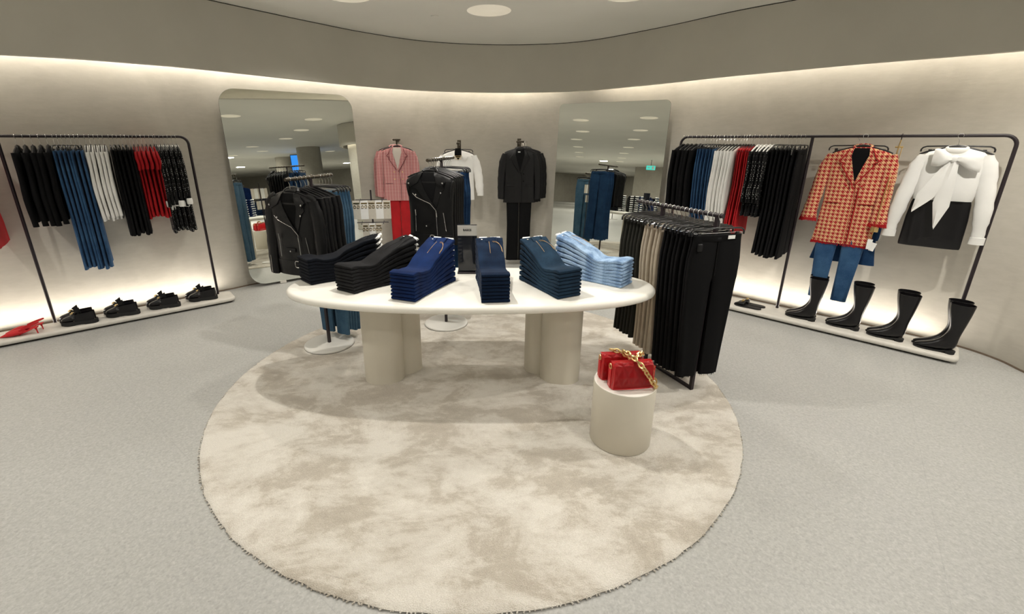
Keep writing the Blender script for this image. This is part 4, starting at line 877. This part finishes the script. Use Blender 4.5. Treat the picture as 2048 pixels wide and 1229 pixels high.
# ------------------------------------------------------------------ earring stand
t = thing('jewellery_stand', 'slim black stand of earring cards between the leather rack and the oval table', 'stand', (-.985, 3.80, .016), R(8))
bm = BM(); lathe(bm, [(.14, 0), (.145, .004), (.145, .010), (.13, .012)], 36); obj('disc_base', bm, 'disc_white', t)
bm = BM(); tube(bm, [(0, 0, .01), (0, 0, 1.24)], .007, 8); obj('pole', bm, 'rail_black', t)
for i, z in enumerate((1.16, .97)): bm = BM(); tube(bm, [(-.13, 0, z), (.13, 0, z)], .004, 6); tube(bm, [(-.09, -.03, z-.01), (-.09, .03, z+.005)], .003, 6); tube(bm, [(.09, -.03, z-.01), (.09, .03, z+.005)], .003, 6); obj('cross_bar', bm, 'rail_black', t)
rb = random.Random(8)
for r_, (z, w_, h_) in enumerate(((1.155, .062, .155), (.965, .05, .13))):
    for k_ in range(5 if r_ == 0 else 3):
        x = -.12+k_*.062 if r_ == 0 else -.06+k_*.055
        c_ = thing('earring_card', '%s card of gold earrings in the %s row of the stand' % (ORD[k_], ['upper', 'lower'][r_]), 'earrings', (-.985+x*cos(R(8)), 3.80+x*sin(R(8))-.014, z+.016), R(8+rb.uniform(-8, 8)), 'earring cards on the jewellery stand')
        bm = BM(); box(bm, (0, 0, -h_/2), (w_, .0025, h_)); obj('card', bm, 'paper_white' if k_ % 2 else 'card_cream', c_, smooth=False)
        bm = BM()
        for xx in (-.014, .014): tube(bm, [(xx+.009*cos(a), -.004, -.05+.012*sin(a)) for a in [2*pi*i/12 for i in range(12)]], .0022, 5, closed=True)
        box(bm, (0, -.003, -.022), (w_*.8, .002, .010)); obj('earrings', bm, 'brass_dull', c_)
# ------------------------------------------------------------------ shoes
def frings(spec, n=20, p=2.3):
    out = []
    for (fx, fz), (bx, bz), w in spec:
        c_ = Vector(((fx+bx)/2, 0, (fz+bz)/2)); h_ = Vector(((fx-bx)/2, 0, (fz-bz)/2)); rg = []
        for j in range(n):
            a = 2*pi*j/n; cc, ss = cos(a), sin(a); cc = math.copysign(abs(cc)**(2/p), cc); ss = math.copysign(abs(ss)**(2/p), ss)
            rg.append(c_+h_*ss+Vector((0, w*cc, 0)))
        out.append(rg)
    return out
def interp_spec(sp, k=3):
    out = []
    for a, b in zip(sp, sp[1:]):
        for j in range(k):
            f = j/k; f_ = f; out.append(tuple((tuple(a[i][m]*(1-f)+b[i][m]*f for m in (0, 1)) if i < 2 else a[2]*(1-f)+b[2]*f) for i in range(3)))
    out.append(sp[-1]); return out
def smoothspec(sp):
    for _ in range(2):
        q_ = [sp[0]]
        for i in range(1, len(sp)-1):
            q_.append(tuple((tuple(.25*sp[i-1][a][m]+.5*sp[i][a][m]+.25*sp[i+1][a][m] for m in (0, 1)) if a < 2 else .25*sp[i-1][2]+.5*sp[i][2]+.25*sp[i+1][2]) for a in range(3)))
        q_.append(sp[-1]); sp = q_
    return sp
def outline_sole(bm, pts, z0, z1):
    P_ = spline([(*p_, 0) for p_ in pts]+[(*pts[0], 0)], 4)[:-1]; return poly_prism(bm, [(p_.x, p_.y) for p_ in P_], z0, z1)
def boot(label, group):
    t = thing('boot', label, 'boot', group=group)
    sp = smoothspec(interp_spec([((.212, .030), (.212, .012), .010), ((.196, .040), (.196, .010), .030), ((.15, .056), (.15, .010), .042), ((.10, .078), (.09, .014), .042), ((.065, .105), (.025, .022), .037), ((.045, .135), (-.035, .03), .034), ((.03, .17), (-.058, .07), .035), ((.024, .215), (-.056, .14), .038), ((.042, .28), (-.074, .24), .048), ((.06, .345), (-.088, .33), .055), ((.068, .405), (-.096, .405), .058)]))
    R_ = frings(sp); top = R_[-1]; ce = sum(top, Vector())/len(top)
    R_.append([ce+(v-ce)*.95 for v in top]); R_.append([ce+(v-ce)*.93-Vector((0, 0, .03)) for v in top])
    bm = BM(); loft(bm, R_); obj('shaft', bm, 'leather_gloss', t)
    so = [(.22, 0), (.20, .03), (.14, .045), (.08, .036), (.0, .028), (-.045, .033), (-.062, 0), (-.045, -.033), (.0, -.028), (.08, -.036), (.14, -.045), (.20, -.03)]
    bm = BM(); outline_sole(bm, so, .004, .014)
    for v in bm.verts:
        if v.co.x < .05: v.co.z += .012*min(1, (.05-v.co.x)/.05)
    obj('sole', bm, 'sole_black', t)
    bm = BM(); outline_sole(bm, [(.0, .028), (-.04, .031), (-.06, 0), (-.04, -.031), (0, -.028), (.005, 0)], 0, .022); obj('heel', bm, 'sole_black', t)
    return t
bt = boot('', 'tall black boots on the right platform')
hdg = HR+pi; nb = Vector((cos(HR+pi/2), sin(HR+pi/2)))   # towards the wall
spots = [((2.9, 3.94), 'leftmost'), ((3.135, 3.725), 'second from the left'), ((3.325, 3.50), 'third from the left'), ((3.523, 3.27), 'rightmost')]
for i, ((x, y), nm) in enumerate(spots):
    for j in (0, 1):
        px_ = x+nb.x*.085*j+.0*j+cos(hdg)*(-.09)+(.0 if j == 0 else cos(hdg)*.012); py_ = y+nb.y*.085*j+sin(hdg)*(-.09)+(0 if j == 0 else sin(hdg)*.012)
        o = bt if (i == 0 and j == 0) else dup(bt, (0, 0, 0), 0)
        o.location = (px_, py_, .060); o.rotation_euler = (0, 0, hdg+R(4 if j else -4)); o.scale = (.87, 1, 1+.01*j)
        o['label'] = 'tall black boot, %s of the %s pair on the platform' % (['front', 'wall-side'][j], nm); o['group'] = 'tall black boots on the right platform'
def loafer():
    t = thing('loafer', '', 'loafer')
    so = [(.135, 0), (.122, .035), (.07, .050), (.0, .040), (-.08, .040), (-.118, .030), (-.128, 0), (-.118, -.030), (-.08, -.040), (.0, -.040), (.07, -.050), (.122, -.035)]
    bm = BM(); outline_sole(bm, so, .0, .030)
    for v in bm.verts:
        if v.co.x > .08 and v.co.z < .01: v.co.z += .010*(v.co.x-.08)/.055
        if -.035 < v.co.x < .02 and v.co.z < .01: v.co.z += .006
    obj('lug_sole', bm, 'sole_black', t)
    sp = smoothspec(interp_spec([((.128, .045), (.128, .028), .012), ((.115, .056), (.115, .028), .030), ((.08, .066), (.08, .028), .044), ((.045, .078), (.045, .028), .043), ((.02, .086), (.015, .028), .040)]))
    bm = BM(); loft(bm, frings(sp, 18, 2.6)); obj('vamp', bm, 'leather_gloss', t)
    # quarter: open U-shaped wall
    bm = BM(); path = [(.03, .038), (-.02, .036), (-.07, .036), (-.105, .028), (-.118, 0), (-.105, -.028), (-.07, -.036), (-.02, -.036), (.03, -.038)]
    P_ = spline([(*p_, 0) for p_ in path], 5); rg = []
    for i, p_ in enumerate(P_):
        f = abs(i/(len(P_)-1)-.5)*2; hh = .068+.028*(1-f)**.8+.01*f; inn = 1-.10
        rg.append([Vector((p_.x, p_.y, .026)), Vector((p_.x*1.0, p_.y*1.02, hh*.6)), Vector((p_.x*.985, p_.y*.88, hh)), Vector((p_.x*.97, p_.y*.82, hh-.001)), Vector((p_.x*.965, p_.y*.9, hh*.6)), Vector((p_.x*.96, p_.y*.9, .028))])
    loft(bm, rg); obj('quarter', bm, 'leather_gloss', t)
    bm = BM(); outline_sole(bm, [(.04, .030), (-.1, .026), (-.11, 0), (-.1, -.026), (.04, -.030)], .028, .036); obj('insole', bm, 'fabric_beige', t)
    bm = BM(); tube(bm, [(.025, -.044, .055), (.03, -.028, .078), (.033, 0, .088), (.03, .028, .078), (.025, .044, .055)], [(.012, .004)]*5, 8); obj('saddle_strap', bm, 'leather_gloss', t)
    bm = BM(); tube(bm, [(.012, .0, .084), (-.006, 0, .100), (.0, 0, .080)], [(.003, .026), (.003, .030), (.003, .026)], 8); obj('tongue', bm, 'leather_black', t)
    bm = BM()
    for s in (-1, 1): tube(bm, [(.042+.009*cos(a), s*.016+.009*sin(a), .090-.002) for a in [2*pi*i/12 for i in range(12)]], .0026, 6, closed=True)
    tube(bm, [(.042, -.01, .091), (.042, .01, .091)], .003, 6); obj('buckle', bm, 'gold', t)
    return t
lf = loafer(); nl = Vector((-sin(HL), cos(HL)))
for i, ((x, y), nm) in enumerate((((-3.70, 3.775), 'leftmost'), ((-3.47, 3.985), 'second from the left'), ((-3.215, 4.195), 'third from the left'), ((-2.97, 4.42), 'rightmost'))):
    for j in (0, 1):
        o = lf if (i == 0 and j == 0) else dup(lf, (0, 0, 0), 0)
        sx = .02*j
        o.location = (x+nl.x*(.02+.10*j)-cos(HL)*sx, y+nl.y*(.02+.10*j)-sin(HL)*sx, .060); o.rotation_euler = (0, 0, HL+pi+R(-12 if j == 0 else -14)); o.scale = (1, 1, 1.22)
        label_(o, 'chunky black loafer, %s of the %s pair on the left platform' % (['front', 'wall-side'][j], nm), 'loafer', 'black loafers on the left platform', 'loafer')
def slingback():
    t = thing('slingback_shoe', '', 'shoe')
    sp = smoothspec(interp_spec([((.150, .010), (.150, .004), .003), ((.12, .026), (.12, .004), .018), ((.08, .046), (.08, .004), .034), ((.045, .054), (.045, .006), .038), ((.02, .055), (.012, .014), .034), ((-.005, .045), (-.02, .026), .030)]))
    bm = BM(); loft(bm, frings(sp, 16)); obj('upper', bm, 'red_suede', t)
    bm = BM(); tube(bm, [(.02, 0, .012), (-.03, 0, .032), (-.075, 0, .053), (-.105, 0, .058)], [(.026, .005), (.022, .006), (.026, .006), (.022, .005)], 10); obj('sole', bm, 'red_suede', t)
    bm = BM(); tube(bm, [(-.088, 0, .056), (-.092, 0, .03), (-.094, 0, .0)], [.012, .005, .0045], 8); obj('heel', bm, 'red_suede', t)
    bm = BM(); tube(bm, spline([(.01, .03, .052), (-.05, .030, .075), (-.10, .018, .092), (-.118, 0, .098), (-.10, -.018, .092), (-.05, -.030, .075), (.01, -.03, .052)], 5), [(.0025, .006)]*31, 6); obj('strap', bm, 'red_suede', t)
    return t
sb = slingback()
for j in (0, 1):
    o = sb if j == 0 else dup(sb, (0, 0, 0), 0); o.location = (-3.985+nl.x*.085*j+.015*j, 3.535+nl.y*.085*j+.02*j, .060); o.rotation_euler = (0, 0, HL+pi+R(-10))
    label_(o, 'red pointed slingback, %s one of the pair on the left platform' % ['front', 'wall-side'][j], 'shoe', 'red slingback heels', 'slingback_shoe')
def mule():
    t = thing('mule_shoe', '', 'shoe')
    so = [(.125, 0), (.10, .03), (.05, .040), (-.02, .033), (-.09, .030), (-.12, 0), (-.09, -.030), (-.02, -.033), (.05, -.040), (.10, -.03)]
    bm = BM(); outline_sole(bm, so, 0, .014); obj('sole', bm, 'sole_black', t)
    sp = smoothspec(interp_spec([((.12, .022), (.12, .012), .008), ((.10, .034), (.10, .012), .028), ((.06, .050), (.06, .012), .038), ((.03, .054), (.03, .012), .036)]))
    bm = BM(); loft(bm, frings(sp, 16)); obj('upper', bm, 'leather_black', t)
    bm = BM()
    for s in (-1, 1): tube(bm, [(.05, s*.004, .056), (.058, s*.02, .064), (.05, s*.034, .058), (.04, s*.02, .060), (.048, s*.004, .056)], .003, 6)
    ball(bm, (.05, 0, .058), .006); obj('bow', bm, 'gold', t)
    return t
mu = mule()
for k_, (x, y, lab) in enumerate(((2.585, 4.215, 'front one of the pair'), (2.655, 4.265, 'wall-side one of the pair'), (2.36, 4.44, 'front one of the pair half hidden by the trousers'), (2.43, 4.50, 'wall-side one of the pair half hidden by the trousers'))):
    o = mu if k_ == 0 else dup(mu, (0, 0, 0), 0); o.location = (x, y, .060); o.rotation_euler = (0, 0, HR+pi+R(2))
    label_(o, 'flat black mule with gold bow, %s' % lab, 'shoe', 'flat black mules on the right platform', 'mule_shoe')
# ------------------------------------------------------------------ far hall furnishing seen in the mirrors
def far_rack(x, y, hd, mats, label, L=.45, z=1.5, gl=.7):
    t = thing('far_rack', label, 'clothes rack', (x, y, 0), hd)
    bm = BM(); tube(bm, [(-L, 0, z), (L, 0, z)], .013, 8); obj('hanging_bar', bm, 'rail_black', t)
    bm = BM(); box(bm, (0, 0, z/2), (.022, .022, z)); obj('pole', bm, 'rail_black', t, smooth=False)
    bm = BM(); lathe(bm, [(.22, .0), (.22, .02), (.2, .024)], 32); obj('disc_base', bm, 'disc_white', t)
    t.name = 'display_rack'
    n_ = int(2*L/.06)
    for k_ in range(n_):
        m_ = mats[int(k_/n_*len(mats))]; w_ = -L+.04+k_*.06
        bm = BM(); loft(bm, [ring(zz, a, b, 3, 16, k_, .004, 5) for zz, a, b in ((-.08, .04, .01), (-.12, .17, .018), (-.16, .2, .02), (-.08-gl, .21, .024))])
        bm2 = obj('garment', bm, m_, None, loc=(x+cos(hd)*w_, y+sin(hd)*w_, z), rz=hd-pi/2)
        tag(bm2, '%s garment on the %s' % (ORD[k_ % 13], label), 'garment', 'garments of the far racks in the mirrors')
        bm = BM(); tube(bm, [(0, 0, .014), (.012, 0, .004), (0, 0, -.03), (0, 0, -.09)], .003, 5); obj('hanger_hook', bm, 'chrome', bm2)
far_rack(-6.6, -1.2, R(20), ['fabric_black', 'fabric_olive_black'], 'dark rack far off in the right mirror')
far_rack(-8.6, -4.0, R(60), ['fabric_black', 'denim_deep', 'fabric_white'], 'mixed rack furthest off in the right mirror')
far_rack(6.2, -3.0, R(-40), ['denim_indigo', 'fabric_black'], 'blue and black rack far off in the left mirror')
far_rack(4.6, .2, R(-20), ['denim_rack', 'denim_deep', 'fabric_black'], 'denim rack nearer in the left mirror', z=1.45)
bm = BM(); lathe(bm, [(.6, .70), (.62, .72), (.62, .75), (.6, .76)], 48, sy=.6)
t = thing('far_table', 'cream table of dark folded clothes far off in the right mirror', 'table', (-5.2, -2.2, 0)); t.name = 'display_table'; obj('tabletop', bm, 'cream_lacquer', t)
for s in (-1, 1): bm = BM(); lathe(bm, [(.12, 0), (.12, .71)], 24); obj('leg', bm, 'table_leg', t, loc=(s*.32, 0, 0))
for k_ in range(5):
    bm = BM(); box(bm, (0, 0, .1), (.17, .3, .2), bev=.02); tag(obj('folded_clothes', bm, 'denim_ink', loc=(-5.62+k_*.21, -2.2, .76), rz=R(5*k_)), '%s dark folded pile on the far table in the right mirror' % ORD[k_], 'clothes', 'dark piles on the far table')
t = thing('exit_sign', 'small green running-man exit sign hanging far off in the right mirror', 'exit sign', (-10.8, -8.2, 2.38), R(-48))
bm = BM(); box(bm, (0, 0, 0), (.42, .04, .2)); obj('sign_box', bm, 'exit_green', t, smooth=False)
bm = BM(); box(bm, (0, 0, .24), (.02, .02, .28)); obj('hanging_rod', bm, 'rail_black', t, smooth=False)
bm = BM(); box(bm, (.1, .022, 0), (.1, .004, .13)); box(bm, (-.09, .022, 0), (.12, .004, .03)); box(bm, (.1, -.022, 0), (.1, .004, .13)); box(bm, (-.09, -.022, 0), (.12, .004, .03)); obj('symbol', bm, 'paper_white', t, smooth=False)
rj = random.Random(4)
for o in bpy.data.objects:
    if o.name.startswith('dress') and 'dotted dress' in str(o.get('label')):
        for ch in o.children_recursive:
            if ch.name.startswith('cuff'): ch.location = (rj.uniform(-.006, .012), rj.uniform(-.006, .006), rj.uniform(-.03, .03)); ch.rotation_euler = (0, rj.uniform(-.05, .05), 0)
for o in bpy.data.objects:
    if o.parent is None and o.name.startswith('clothes_hanger') and 'category' not in o: o['category'] = 'hanger'
# ------------------------------------------------------------------ view
clean()
w = bpy.data.worlds.new('world'); bpy.context.scene.world = w; w.use_nodes = True; w.node_tree.nodes['Background'].inputs[0].default_value = (.9, .86, .78, 1); w.node_tree.nodes['Background'].inputs[1].default_value = .0
vs = bpy.context.scene.view_settings; vs.view_transform = 'Standard'; vs.look = 'None'; vs.exposure = -.15; vs.gamma = 1; vs.use_curve_mapping = False
